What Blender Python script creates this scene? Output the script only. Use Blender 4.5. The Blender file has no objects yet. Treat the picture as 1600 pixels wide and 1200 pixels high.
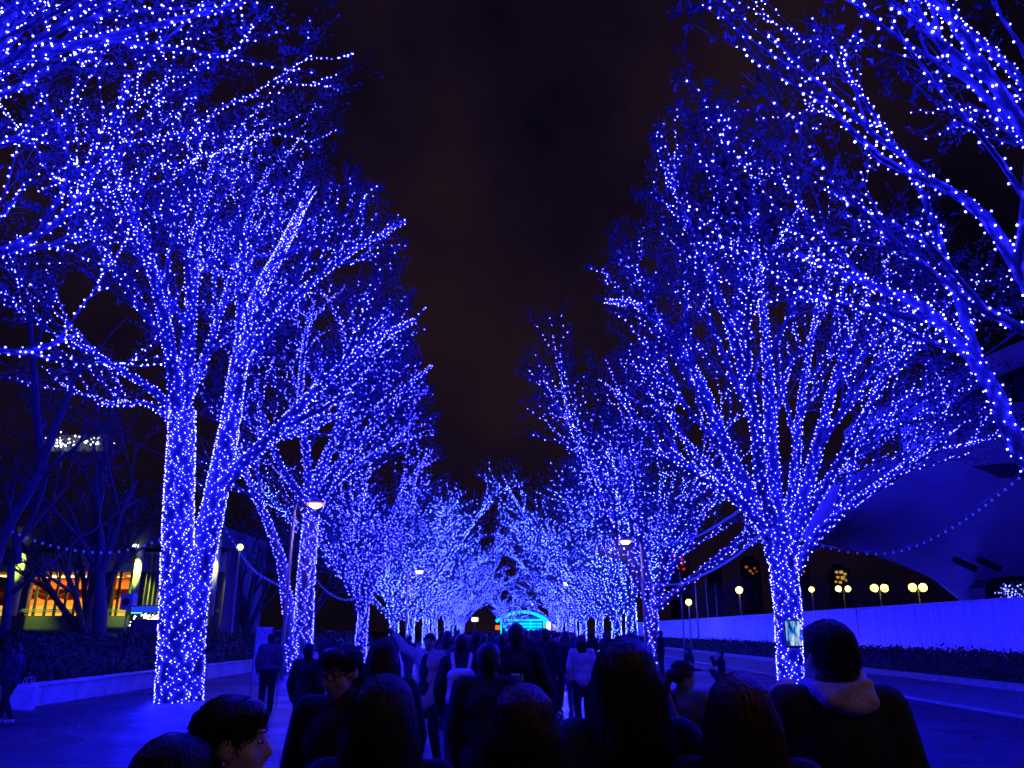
import bpy, bmesh, math, random
import numpy as np
from mathutils import Vector, Matrix
from mathutils.bvhtree import BVHTree

sc = bpy.context.scene
COL = sc.collection
# ------------------------------------------------------------------ camera
CAM_H = 1.70
PITCH = math.radians(17.8)
FPX = 1202.0                      # focal length in pixels of the 1600 wide photograph
cam_d = bpy.data.cameras.new('camera')
cam = bpy.data.objects.new('camera', cam_d); COL.objects.link(cam)
cam.location = (0, 0, CAM_H)
cam.rotation_euler = (math.pi/2 + PITCH, 0, 0)
cam_d.sensor_width = 36.0
cam_d.lens = FPX/1600*36
cam_d.clip_start = 0.05
cam_d.clip_end = 3000
sc.camera = cam
# ------------------------------------------------------------------ render / exposure
sc.view_settings.view_transform = 'Standard'
sc.view_settings.look = 'None'
sc.view_settings.exposure = 0.0
sc.view_settings.gamma = 1.0
sc.view_settings.use_curve_mapping = False
sc.cycles.use_denoising = True
sc.cycles.denoiser = 'OPENIMAGEDENOISE'
sc.cycles.max_bounces = 3
sc.cycles.diffuse_bounces = 1
sc.cycles.glossy_bounces = 2
sc.cycles.sample_clamp_indirect = 3.0
sc.cycles.use_light_tree = True
sc.cycles.pixel_filter_type = 'BLACKMAN_HARRIS'
sc.cycles.filter_width = 1.55
# ------------------------------------------------------------------ night sky
world = bpy.data.worlds.new('World'); sc.world = world
world.use_nodes = True
wn = world.node_tree.nodes; wl = world.node_tree.links
bg = wn['Background']
tc = wn.new('ShaderNodeTexCoord')
mp = wn.new('ShaderNodeMapping'); mp.inputs['Scale'].default_value = (1.6, 1.0, 1.5)
nz = wn.new('ShaderNodeTexNoise'); nz.inputs['Scale'].default_value = 1.7
nz.inputs['Detail'].default_value = 5; nz.inputs['Roughness'].default_value = 0.55
rp = wn.new('ShaderNodeValToRGB')
rp.color_ramp.elements[0].position = 0.36; rp.color_ramp.elements[0].color = (0.0012, 0.0009, 0.0046, 1)
rp.color_ramp.elements[1].position = 0.70; rp.color_ramp.elements[1].color = (0.0125, 0.0060, 0.0105, 1)
_e = rp.color_ramp.elements.new(0.53); _e.color = (0.0062, 0.0030, 0.0105, 1)
wl.new(tc.outputs['Generated'], mp.inputs['Vector']); wl.new(mp.outputs['Vector'], nz.inputs['Vector'])
wl.new(nz.outputs['Fac'], rp.inputs['Fac']); wl.new(rp.outputs['Color'], bg.inputs['Color'])
bg.inputs['Strength'].default_value = 1.0

# ------------------------------------------------------------------ helpers
CP, SP = math.cos(PITCH), math.sin(PITCH)
def W(px, py, Y):
    """world point seen at photo pixel (px,py) standing at depth Y"""
    u = px-800.0; up = 600.0-py
    t = Y/(FPX*CP-up*SP)
    return np.array([u*t, Y, CAM_H+(FPX*SP+up*CP)*t])
def gnd(px, py, z=0.0):
    u = px-800.0; up = 600.0-py
    t = (z-CAM_H)/(FPX*SP+up*CP)
    return np.array([u*t, (FPX*CP-up*SP)*t, z])

def mat(name, color, rough=0.7, var=0.0, scale=8.0, bump=0.0, metal=0.0, spec=0.5, bscale=None, stretch=None, sss=0):
    m = bpy.data.materials.new(name); m.use_nodes = True
    nt = m.node_tree; b = nt.nodes['Principled BSDF']
    b.inputs['Base Color'].default_value = (*color, 1)
    b.inputs['Roughness'].default_value = rough
    b.inputs['Metallic'].default_value = metal
    b.inputs['Specular IOR Level'].default_value = spec
    if var or bump:
        t = nt.nodes.new('ShaderNodeTexCoord')
        mpn = nt.nodes.new('ShaderNodeMapping')
        if stretch: mpn.inputs['Scale'].default_value = stretch
        nt.links.new(t.outputs['Object'], mpn.inputs['Vector'])
        n = nt.nodes.new('ShaderNodeTexNoise'); n.inputs['Scale'].default_value = scale
        n.inputs['Detail'].default_value = 6
        nt.links.new(mpn.outputs['Vector'], n.inputs['Vector'])
        if var:
            r = nt.nodes.new('ShaderNodeValToRGB')
            r.color_ramp.elements[0].position = 0.3; r.color_ramp.elements[1].position = 0.7
            r.color_ramp.elements[0].color = (*[max(0, c*(1-var)) for c in color], 1)
            r.color_ramp.elements[1].color = (*[min(1, c*(1+var)) for c in color], 1)
            nt.links.new(n.outputs['Fac'], r.inputs['Fac']); nt.links.new(r.outputs['Color'], b.inputs['Base Color'])
        if bump:
            n2 = nt.nodes.new('ShaderNodeTexNoise'); n2.inputs['Scale'].default_value = bscale or scale*3
            n2.inputs['Detail'].default_value = 5
            nt.links.new(mpn.outputs['Vector'], n2.inputs['Vector'])
            bp = nt.nodes.new('ShaderNodeBump'); bp.inputs['Strength'].default_value = bump; bp.inputs['Distance'].default_value = 0.02
            nt.links.new(n2.outputs['Fac'], bp.inputs['Height']); nt.links.new(bp.outputs['Normal'], b.inputs['Normal'])
    return m

def emis(name, color, strength, sampling='AUTO'):
    m = bpy.data.materials.new(name); m.use_nodes = True
    nt = m.node_tree; nt.nodes.clear()
    o = nt.nodes.new('ShaderNodeOutputMaterial'); e = nt.nodes.new('ShaderNodeEmission')
    e.inputs['Color'].default_value = (*color, 1); e.inputs['Strength'].default_value = strength
    nt.links.new(e.outputs[0], o.inputs['Surface'])
    m.cycles.emission_sampling = sampling
    return m

def mesh_np(name, V, F, smooth=False):
    """V (N,3); F (M,k) all faces of the same size"""
    V = np.asarray(V, dtype=np.float32); F = np.asarray(F, dtype=np.int32)
    me = bpy.data.meshes.new(name)
    me.vertices.add(len(V)); me.vertices.foreach_set('co', V.ravel())
    k = F.shape[1]
    me.loops.add(F.size); me.loops.foreach_set('vertex_index', F.ravel())
    me.polygons.add(len(F)); me.polygons.foreach_set('loop_start', np.arange(0, F.size, k, dtype=np.int32))
    if smooth: me.polygons.foreach_set('use_smooth', np.ones(len(F), dtype=bool))
    me.update(); me.validate()
    return me

def link(name, me, m=None, parent=None):
    o = bpy.data.objects.new(name, me); COL.objects.link(o)
    if m is not None and me is not None and len(me.materials) == 0: me.materials.append(m)
    if parent is not None: o.parent = parent
    return o
def tag(o, label, cat, group=None):
    o['label'] = label; o['category'] = cat
    if group: o['group'] = group
    return o
def thing(name, label, cat, loc=(0, 0, 0), rz=0, group=None):
    o = bpy.data.objects.new(name, None); COL.objects.link(o)
    o.empty_display_size = 0.2
    o.location = loc; o.rotation_euler = (0, 0, rz)
    return tag(o, label, cat, group)
def struct(name, me, m):
    o = link(name, me, m); o['kind'] = 'structure'; return o
def stuff(o): o['kind'] = 'stuff'; return o

class MB:
    """collects shapes into one mesh"""
    def __init__(s): s.bm = bmesh.new()
    def box(s, x0, x1, y0, y1, z0, z1, bev=0.0):
        vs = [s.bm.verts.new((x, y, z)) for z in (z0, z1) for y in (y0, y1) for x in (x0, x1)]
        fs = []
        for q in ((0,2,3,1),(4,5,7,6),(0,1,5,4),(2,6,7,3),(0,4,6,2),(1,3,7,5)):
            fs.append(s.bm.faces.new([vs[i] for i in q]))
        if bev:
            es = list({e for f in fs for e in f.edges})
            bmesh.ops.bevel(s.bm, geom=es, offset=bev, segments=1, affect='EDGES')
        return s
    def tube(s, pts, rad, n=8, cap=True):
        V, F = tube_np(np.array(pts, float), np.array(rad, float) if np.ndim(rad) else np.full(len(pts), float(rad)), n)
        vs = [s.bm.verts.new(v) for v in V]
        for f in F: s.bm.faces.new([vs[i] for i in f])
        if cap:
            s.bm.faces.new(vs[:n][::-1]); s.bm.faces.new(vs[-n:])
        return s
    def prism(s, poly, a, b, axis='y'):
        """poly of 2-D points extruded along axis between a and b"""
        def P(u, v, w): return (u, w, v) if axis == 'y' else ((w, u, v) if axis == 'x' else (u, v, w))
        A = [s.bm.verts.new(P(u, v, a)) for u, v in poly]; B = [s.bm.verts.new(P(u, v, b)) for u, v in poly]
        s.bm.faces.new(A); s.bm.faces.new(B[::-1])
        for i in range(len(poly)):
            j = (i+1) % len(poly); s.bm.faces.new((A[i], B[i], B[j], A[j]))
        bmesh.ops.recalc_face_normals(s.bm, faces=s.bm.faces[:])
        return s
    def sphere(s, c, r, u=12, v=8, sc3=(1, 1, 1)):
        M = Matrix.Translation(c) @ Matrix.Diagonal((*sc3, 1))
        bmesh.ops.create_uvsphere(s.bm, u_segments=u, v_segments=v, radius=r, matrix=M); return s
    def build(s, name, m, parent=None, smooth=False):
        me = bpy.data.meshes.new(name); s.bm.to_mesh(me); s.bm.free()
        if smooth:
            for p in me.polygons: p.use_smooth = True
        return link(name, me, m, parent)

def frames(P):
    T = np.gradient(P, axis=0); T /= np.linalg.norm(T, axis=1)[:, None]+1e-9
    ref = np.array([1.0, 0.13, 0.0]) if abs(T[0][2]) > 0.6 else np.array([0.05, 0.0, 1.0])
    U = np.cross(T, ref); U /= np.linalg.norm(U, axis=1)[:, None]+1e-9
    Vv = np.cross(T, U)
    return T, U, Vv
def tube_np(P, R, n):
    T, U, Vv = frames(P)
    a = np.arange(n)*2*np.pi/n
    ring = U[:, None, :]*np.cos(a)[None, :, None]+Vv[:, None, :]*np.sin(a)[None, :, None]
    V = (P[:, None, :]+ring*R[:, None, None]).reshape(-1, 3)
    k = len(P); i = np.arange(k-1)[:, None]*n; j = np.arange(n)[None, :]; j2 = (np.arange(n)+1)[None, :] % n
    F = np.stack([i+j, i+j2, i+n+j2, i+n+j], axis=-1).reshape(-1, 4)
    return V, F
def join_np(parts):
    Vs, Fs, off = [], [], 0
    for V, F in parts:
        Vs.append(V); Fs.append(F+off); off += len(V)
    return np.concatenate(Vs), np.concatenate(Fs)

# ------------------------------------------------------------------ materials
M = {}
M['asphalt'] = mat('asphalt', (0.036, 0.036, 0.039), 0.42, 0.6, 1.6, 0.9, bscale=30, spec=0.25)
M['ground'] = mat('earth', (0.06, 0.055, 0.05), 0.9, 0.4, 0.7, 0.4, bscale=9)
M['paving'] = mat('paving', (0.12, 0.115, 0.11), 0.6, 0.25, 2.0, 0.25, bscale=40)
M['stone'] = mat('kerb_stone', (0.27, 0.265, 0.25), 0.6, 0.25, 3.0, 0.3, bscale=30)
M['bark'] = mat('bark', (0.06, 0.057, 0.054), 0.85, 0.45, 4.0, 0.8, bscale=14, stretch=(1, 1, 0.35))
M['leaf'] = mat('dry_leaf', (0.045, 0.055, 0.045), 0.65, 0.3, 3.0)
M['hedge'] = mat('hedge_leaf', (0.016, 0.034, 0.010), 0.8, 0.4, 5.0)
M['dark_bark'] = mat('dark_bark', (0.045, 0.042, 0.040), 0.9, 0.4, 4.0, 0.7, bscale=14, stretch=(1, 1, 0.35))
M['cable'] = mat('cable', (0.05, 0.05, 0.06), 0.5)
M['steel'] = mat('painted_steel', (0.12, 0.12, 0.13), 0.4, 0.15, 6)
M['white_panel'] = mat('white_hoarding', (0.80, 0.80, 0.82), 0.15, 0.22, 5.0, 0.04, bscale=3, stretch=(1, 3.5, 0.12))
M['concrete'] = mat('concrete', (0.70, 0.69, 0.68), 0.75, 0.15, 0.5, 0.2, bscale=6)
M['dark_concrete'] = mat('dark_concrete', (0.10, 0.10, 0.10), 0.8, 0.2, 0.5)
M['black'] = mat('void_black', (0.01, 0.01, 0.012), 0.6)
LED = (0.0080, 0.0078, 1.0)
M['led'] = emis('blue_led', LED, 760)
M['led_far'] = emis('pale_blue_led', (0.0125, 0.019, 1.0), 680)
M['festoon'] = emis('dim_blue_bulb', (0.02, 0.03, 1.0), 1.1)
M['lamp_warm'] = emis('warm_lamp', (1.0, 0.58, 0.42), 95)
M['lamp_yellow'] = emis('sodium_lamp', (1.0, 0.76, 0.13), 8)
M['peach_halo'] = emis('peach_halo', (1.0, 0.42, 0.24), 1.0)  # self-lit colour that imitates the bloom around the street lamps

# ================================================================== GROUND
def sheet(name, x0, x1, y0, y1, z, m):
    return struct(name, mesh_np(name, [(x0, y0, z), (x1, y0, z), (x1, y1, z), (x0, y1, z)], [(0, 1, 2, 3)]), m)
sheet('ground', -1500, 1500, -300, 2500, -0.02, M['ground'])
sheet('road', -11.3, 10.4, -8, 190, 0.0, M['asphalt'])
sheet('pavement_right', 10.55, 14.6, -8, 130, 0.05, M['paving'])
sheet('pavement_left', -30, -11.3, -8, 18.4, -0.004, M['paving'])
# asphalt: worn gloss in patches, brighter wet-looking lane in the middle
nt = M['asphalt'].node_tree; b = nt.nodes['Principled BSDF']
t = nt.nodes.new('ShaderNodeTexCoord'); n = nt.nodes.new('ShaderNodeTexNoise'); n.inputs['Scale'].default_value = 0.55; n.inputs['Detail'].default_value = 6
r = nt.nodes.new('ShaderNodeMapRange'); r.inputs['From Min'].default_value = 0.35; r.inputs['From Max'].default_value = 0.65
r.inputs['To Min'].default_value = 0.40; r.inputs['To Max'].default_value = 0.62
nt.links.new(t.outputs['Object'], n.inputs['Vector']); nt.links.new(n.outputs['Fac'], r.inputs['Value']); nt.links.new(r.outputs['Result'], b.inputs['Roughness'])

rngp = np.random.default_rng(8)
pa = np.linspace(0, 2*math.pi, 40, endpoint=False); pr_ = 1+0.18*np.sin(pa*3+1)+0.12*np.sin(pa*5)+rngp.normal(0, 0.04, 40)
PV = [(1.6+1.5*pr_[i]*math.cos(pa[i]), 16.5+7.5*pr_[i]*math.sin(pa[i]), 0.004) for i in range(40)]
pme = bpy.data.meshes.new('puddle'); pme.from_pydata(PV, [], [tuple(range(40))]); pme.update()
struct('puddle', pme, mat('wet_asphalt', (0.034, 0.034, 0.037), 0.17, 0.5, 1.6, 0.25, bscale=14, spec=0.45))
# kerb of the right pavement, stone by stone
kerb = thing('kerb', 'low stone kerb between the road and the pavement beside the hedge', 'kerb', (10.475, 0, 0))
src = None
for i in range(60):
    if src is None:
        src = MB().box(-0.075, 0.075, 0, 1.19, -0.05, 0.055, 0.012).build('kerb_stone', M['stone'], kerb); me = src.data
        src.location = (0, 6, 0)
    else:
        o = link('kerb_stone', me, None, kerb); o.location = (0, 6+i*1.2, 0)
edge = thing('hedge_edging', 'pale low stone edging at the foot of the dark hedge', 'edging', (14.75, 0, 0))
src = None
for i in range(52):
    if src is None:
        src = MB().box(-0.15, 0.15, 0, 1.79, -0.05, 0.24, 0.015).build('edging_stone', M['stone'], edge); me = src.data; src.location = (0, 10, 0)
    else:
        o = link('edging_stone', me, None, edge); o.location = (0, 10+i*1.8, 0)
# left planter wall with its return
pw = thing('planter_wall', 'low pale stone planter wall in front of the tall dark hedge', 'wall', (-11.5, 18.4, 0))
src = None
for i in range(34):
    if src is None:
        src = MB().box(-0.2, 0.2, 0, 1.485, -0.05, 0.44, 0.01).build('wall_stone', M['stone'], pw); me = src.data
    else:
        o = link('wall_stone', me, None, pw); o.location = (0, i*1.5, 0)
    if i == 0:
        cp = MB().box(-0.24, 0.24, 0, 1.49, 0.442, 0.50, 0.012).build('coping_stone', M['stone'], pw); cme = cp.data
    else:
        o = link('coping_stone', cme, None, pw); o.location = (0, i*1.5, 0)
for i in range(3):
    o = link('wall_stone', me, None, pw); o.location = (-0.22-i*1.5, 0.2, 0); o.rotation_euler = (0, 0, math.pi/2)
    o = link('coping_stone', cme, None, pw); o.location = (-0.25-i*1.5, 0.2, 0); o.rotation_euler = (0, 0, math.pi/2)

# ================================================================== LEAF QUADS
def leaf_quads(P, size, rng, up=0.0):
    n = len(P)
    d = rng.normal(size=(n, 3)); d[:, 2] -= up; d /= np.linalg.norm(d, axis=1)[:, None]
    e = rng.normal(size=(n, 3)); e -= d*np.sum(d*e, axis=1)[:, None]; e /= np.linalg.norm(e, axis=1)[:, None]
    s = size*rng.uniform(0.6, 1.3, n)[:, None]
    nrm = np.cross(d, e)
    a = P; b = P+d*s*0.5+e*s*0.28+nrm*s*0.08; c = P+d*s; dd = P+d*s*0.5-e*s*0.28+nrm*s*0.08
    V = np.stack([a, b, c, dd], axis=1).reshape(-1, 3)
    F = np.arange(4*n).reshape(-1, 4)
    return V, F
def hedge(name, label, x0, x1, y0, y1, h, n, seed):
    rng = np.random.default_rng(seed)
    root = thing(name, label, 'hedge', ((x0+x1)/2, y0, 0))
    L = y1-y0; w = (x1-x0)/2
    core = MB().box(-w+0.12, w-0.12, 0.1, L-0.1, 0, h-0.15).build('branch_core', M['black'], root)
    y = (rng.random(n)**1.6)*L
    q = rng.random(n)
    bumpy = 0.10*np.sin(y*2.1)+0.08*np.sin(y*5.3+1)+rng.normal(0, 0.05, n)
    xs = np.where(q < 0.30, -w+rng.uniform(-0.05, 0.1, n), np.where(q < 0.6, w-rng.uniform(-0.05, 0.1, n), rng.uniform(-w, w, n)))
    zs = np.where(q < 0.6, rng.uniform(0.0, h, n), h-0.12+bumpy+rng.uniform(-0.08, 0.06, n))
    V, F = leaf_quads(np.stack([xs, y, zs], 1), 0.13, rng)
    stuff(link('leaves', mesh_np('leaves', V, F), M['hedge'], root))
    return root
hedge('hedge', 'long clipped dark hedge in front of the white hoarding', 14.95, 16.3, 9, 104, 1.02, 34000, 3)
hedge('hedge', 'tall dark hedge behind the low planter wall', -13.6, -11.8, 18.7, 69, 1.55, 30000, 4)

# ================================================================== HOARDING
ho = thing('hoarding', 'white ribbed steel hoarding glowing blue behind the hedge', 'fence', (16.75, 12, 0))
prof = []
for k in range(12):
    y = k*0.15
    prof += [(y, 0.0), (y+0.05, 0.0), (y+0.065, -0.028), (y+0.135, -0.028)]
prof.append((1.8, 0.0))
def hoard_panel():
    V = [(x, y, z) for z in (0.05, 2.72) for (y, x) in prof]; k = len(prof)
    V += [(0.03, y, z) for z in (0.05, 2.72) for (y, x) in prof]
    F = [(i, i+1, k+i+1, k+i) for i in range(k-1)] + [(2*k+i+1, 2*k+i, 3*k+i, 3*k+i+1) for i in range(k-1)]
    F += [(k+i, k+i+1, 3*k+i+1, 3*k+i) for i in range(k-1)] + [(0, k, 3*k, 2*k), (k-1, 3*k-1, 4*k-1, 2*k-1)]
    return mesh_np('panel', V, F)
pm = hoard_panel()
capm = MB().box(-0.05, 0.05, 0.0, 1.795, 2.722, 2.77, 0.008)
rr = random.Random(5)
pc = None
for i in range(54):
    o = link('panel', pm, M['white_panel'], ho); o.location = (rr.uniform(-0.012, 0.012), i*1.803, rr.uniform(-0.01, 0.0)); o.rotation_euler = (0, rr.uniform(-0.012, 0.012), rr.uniform(-0.012, 0.012))
    if pc is None: pc = capm.build('top_rail', M['white_panel'], ho)
    else:
        c = link('top_rail', pc.data, None, ho); c.location = (0, i*1.803, 0)
bpm = None
for i in range(28):
    if bpm is None:
        bpm = MB().tube([(0.12, 0, -0.1), (0.12, 0, 2.7)], 0.04, 8).build('post', M['steel'], ho)
    else:
        o = link('post', bpm.data, None, ho); o.location = (0, i*3.606, 0)
st = MB().tube([tuple(gnd(1497, 1062)*[1, 1, 0]+[0, 0, 0]), tuple(W(1490, 1014, gnd(1497, 1062)[1]))], 0.035, 8).build('stake', M['stone'])
tag(st, 'short slanted pale stake standing in front of the hedge', 'stake')

# ================================================================== TREES
def lim(z, a, za, b_, zb): return a+(b_-a)*min(1, max(0, (z-za)/(zb-za)))
def norm(v): return v/(np.linalg.norm(v)+1e-9)
def resample(pts, step):
    pts = np.array(pts, float)
    # Catmull-Rom
    P = np.vstack([2*pts[0]-pts[1], pts, 2*pts[-1]-pts[-2]])
    out = []
    for i in range(1, len(P)-2):
        L = np.linalg.norm(P[i+1]-P[i]); n = max(2, int(L/step))
        for k in range(n):
            t = k/n
            out.append(0.5*((2*P[i])+(-P[i-1]+P[i+1])*t+(2*P[i-1]-5*P[i]+4*P[i+1]-P[i+2])*t*t+(-P[i-1]+3*P[i]-3*P[i+1]+P[i+2])*t**3))
    out.append(pts[-1])
    return np.array(out)
def wander(rng, p, d, L, n, wob, trop):
    pts = [p]; seg = L/n
    for i in range(n):
        d = norm(d+rng.normal(0, wob, 3)+np.array([0, 0, trop])); p = p+d*seg; pts.append(p)
    return np.array(pts)

CFG = dict(len=(0, 3.7, 2.2, 1.2, 0.8), per=(0, 1.0, 0.46, 0.34, 0.24), t0=(0, 0.0, 0.22, 0.2, 0.15),
           rmax=(0, 0.10, 0.045, 0.022, 0.010), trop=(0, 0.05, 0.05, 0.03, 0.02), wob=(0, 0.06, 0.08, 0.13, 0.2), ang=(0, 31, 33, 38, 45))
def grow(seed, stems, axis, cfg=CFG, levels=4, mult=1.0, keep=None):
    """stems: (pts, r0, r1, tstart, bear) -> list by level of (pts, radii)"""
    rng = np.random.default_rng(seed)
    B = {0: [], 1: [], 2: [], 3: [], 4: []}
    for (p, r0, r1, ts, bear) in stems:
        p = resample(p, 0.35)
        B[0].append((p, np.linspace(r0, r1, len(p)), ts, bear))
    for L in range(1, levels+1):
        for bi, br in enumerate(B[L-1]):
            pts, R = br[0], br[1]
            ts = br[2] if L == 1 else cfg['t0'][L]
            if L == 1 and not br[3]: continue
            ln = np.sum(np.linalg.norm(np.diff(pts, axis=0), axis=1))*(1-ts)
            n = max(1, int(round(ln/cfg['per'][L]*mult+rng.uniform(-0.4, 0.4)))) if L < 2 else max(1, int(round(ln/cfg['per'][L]*mult*rng.uniform(0.75, 1.1))))
            az0 = rng.uniform(0, 6.28)
            for k in range(n):
                t = ts+(1-ts)*((k+rng.uniform(0.15, 1.0))/n); t = min(t, 0.985)
                f = t*(len(pts)-1); i = min(int(f), len(pts)-2); fr = f-i
                p = pts[i]*(1-fr)+pts[i+1]*fr; T = norm(pts[i+1]-pts[i]); rh = R[i]*(1-fr)+R[i+1]*fr
                az = az0+k*2.4+rng.normal(0, 0.4)
                U = norm(np.cross(T, [0.3, 0.2, 0.93])); Vv = np.cross(T, U)
                a = math.radians(cfg['ang'][L]*rng.uniform(0.7, 1.25))
                d = T*math.cos(a)+(U*math.cos(az)+Vv*math.sin(az))*math.sin(a)
                out = np.array([p[0]-axis[0], p[1]-axis[1], 0]); out = out/max(1.0, np.linalg.norm(out))
                d = norm(d+out*0.22+np.array([0, 0, 0.12 if d[2] > -0.1 else 0.45]))
                le = cfg['len'][L]*(1.2-0.65*t)*rng.uniform(0.7, 1.25)
                npt = (0, 6, 5, 4, 2)[L]
                q = wander(rng, p, d, le, npt, cfg['wob'][L], cfg['trop'][L])
                if q[-1][2] < 2.6: continue
                if keep is not None and not keep(q[-1]):
                    q = p+(q-p)*0.55
                    if not keep(q[-1]):
                        q = p+(q-p)*0.6
                        if L <= 2 and not keep(q[-1]) and rng.random() < 0.6: continue
                r0 = min(rh*0.75, cfg['rmax'][L]); B[L].append((q, np.linspace(r0, max(0.004, r0*0.35), len(q)), 0, True))
    return B
OCT_V = np.array([(1, 0, 0), (-1, 0, 0), (0, 1, 0), (0, -1, 0), (0, 0, 1), (0, 0, -1)], float)
OCT_F = np.array([(0, 2, 4), (2, 1, 4), (1, 3, 4), (3, 0, 4), (2, 0, 5), (1, 2, 5), (3, 1, 5), (0, 3, 5)])
def bulbs_mesh(P, r, rng, name):
    n = len(P)
    s = r*rng.uniform(0.62, 1.32, n)
    q = rng.normal(size=(n, 3, 3)); Q, _ = np.linalg.qr(q)
    V = np.einsum('ij,njk->nik', OCT_V, Q)*s[:, None, None]+P[:, None, :]
    F = OCT_F[None]+(np.arange(n)*6)[:, None, None]
    return mesh_np(name, V.reshape(-1, 3), F.reshape(-1, 3))
def lights_on(br, rng, per_m, area=None, off=0.02):
    pts, R = br[0], br[1]
    seg = np.linalg.norm(np.diff(pts, axis=0), axis=1); Ltot = seg.sum()
    if area: n = int(Ltot*2*math.pi*R.mean()*area)
    else: n = int(Ltot*per_m*rng.uniform(0.8, 1.15)+rng.random())
    if n < 1: return np.zeros((0, 3))
    s = (np.arange(n)+rng.uniform(-0.35, 0.35, n)+0.5)/n*Ltot if not area else rng.random(n)*Ltot
    if area:   # even out: stratify along the length
        s = (np.arange(n)+rng.random(n))/n*Ltot
    s = np.clip(s, 0, Ltot-1e-4)
    cum = np.concatenate([[0], np.cumsum(seg)]); i = np.clip(np.searchsorted(cum, s, 'right')-1, 0, len(seg)-1)
    f = ((s-cum[i])/seg[i])[:, None]
    c = pts[i]*(1-f)+pts[i+1]*f; rad = R[i]*(1-f[:, 0])+R[i+1]*f[:, 0]
    T, U, Vv = frames(pts)
    a = rng.random(n)*2*math.pi if not area else (np.arange(n)*2.39996+rng.normal(0, 0.3, n))
    return c+(U[i]*np.cos(a)[:, None]+Vv[i]*np.sin(a)[:, None])*(rad+off)[:, None]

def tree_meshes(seed, B, led=0.0108, area=74, per=(0, 11, 6.0, 4.8), lit3=0.22, leaves=9, leaf=0.11, lit2=0.8):
    rng = np.random.default_rng(seed+100)
    out = {}
    out['trunk'] = mesh_np('trunk', *join_np([tube_np(b[0], b[1]*(1+0.015*rng.normal(size=len(b[1]))), 14) for b in B[0]]), smooth=True)
    out['limbs'] = [mesh_np('limb', *tube_np(b[0], b[1], 8), smooth=True) for b in B[1]]
    if B[2]: out['branches'] = mesh_np('branches', *join_np([tube_np(b[0], b[1], 5) for b in B[2]]), smooth=True)
    tw = [tube_np(b[0], b[1], 4) for b in B[3]]+[tube_np(b[0], b[1], 3) for b in B[4]]
    if tw:
        out['twigs'] = mesh_np('twigs', *join_np([(V, F) for V, F in tw]))
    P = []
    if led:
        for b in B[0]: P.append(lights_on(b, rng, 0, area*float(np.clip(b[1].mean()/0.24, 0.62, 1.0)), off=0.03))
        for b in B[1]: P.append(lights_on(b, rng, per[1]))
        for b in B[2]:
            if rng.random() < lit2: P.append(lights_on(b, rng, per[2]))
        for b in B[3]:
            if rng.random() < lit3: P.append(lights_on(b, rng, per[3], off=0.015))
        P = np.concatenate(P)
        out['lights'] = bulbs_mesh(P, led, rng, 'string_lights'); out['nl'] = len(P)
    if leaves:
        LP = []
        for b in B[4]+B[3]:
            q = b[0]; k = rng.poisson(leaves)
            if k == 0: continue
            f = rng.uniform(0.2, 1.0, k)*(len(q)-1); i = np.minimum(f.astype(int), len(q)-2); fr = (f-i)[:, None]
            LP.append(q[i]*(1-fr)+q[i+1]*fr+rng.normal(0, 0.05, (k, 3)))
        if LP:
            LP = np.concatenate(LP)
            out['crown'] = mesh_np('crown', *leaf_quads(LP, leaf, rng, up=0.4))
    return out
def place_tree(name, ms, label, cat, loc, rz, scale, group, ledm, full=True):
    bk = M['bark'] if 'lights' in ms else M['dark_bark']
    root = thing(name, label, cat, loc, rz, group); root.scale = (scale,)*3
    link('trunk', ms['trunk'], bk, root)
    if full:
        for m_ in ms['limbs']: link('limb', m_, bk, root)
    elif ms.get('limbjoin'): stuff(link('limbs', ms['limbjoin'], bk, root))
    for key in ('branches', 'twigs'):
        if key in ms: stuff(link(key, ms[key], bk, root))
    if 'crown' in ms: stuff(link('crown', ms['crown'], M['leaf'], root))
    if 'lights' in ms: stuff(link('string_lights', ms['lights'], ledm, root))
    return root
def joined_limbs(B): return mesh_np('limbs', *join_np([tube_np(b[0], b[1], 6) for b in B[1]]), smooth=True)

def pxstem(spec, base=None):
    """list of (px,py,Y) -> points"""
    pts = [W(a, b_, y) for a, b_, y in spec]
    return np.array(pts)
def at_base(B, base):
    off = np.array([base[0], base[1], 0.0])
    for L in B: B[L] = [(b[0]-off,)+tuple(b[1:]) for b in B[L]]
    return B
TREE_STAT = []
def special(seed, stems, base, label, ledm, group, **kw):
    gk = {k: kw.pop(k) for k in ('mult', 'cfg', 'keep') if k in kw}
    B = grow(seed, stems, base, **gk)
    B = at_base(B, base)
    ms = tree_meshes(seed, B, **kw)
    TREE_STAT.append((label[:30], [len(B[k]) for k in B], ms.get('nl')))
    return place_tree('lit_tree', ms, label, 'tree', (base[0], base[1], 0), 0, 1, group, ledm)
GRP = 'trees wrapped in blue lights along the avenue'

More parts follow.
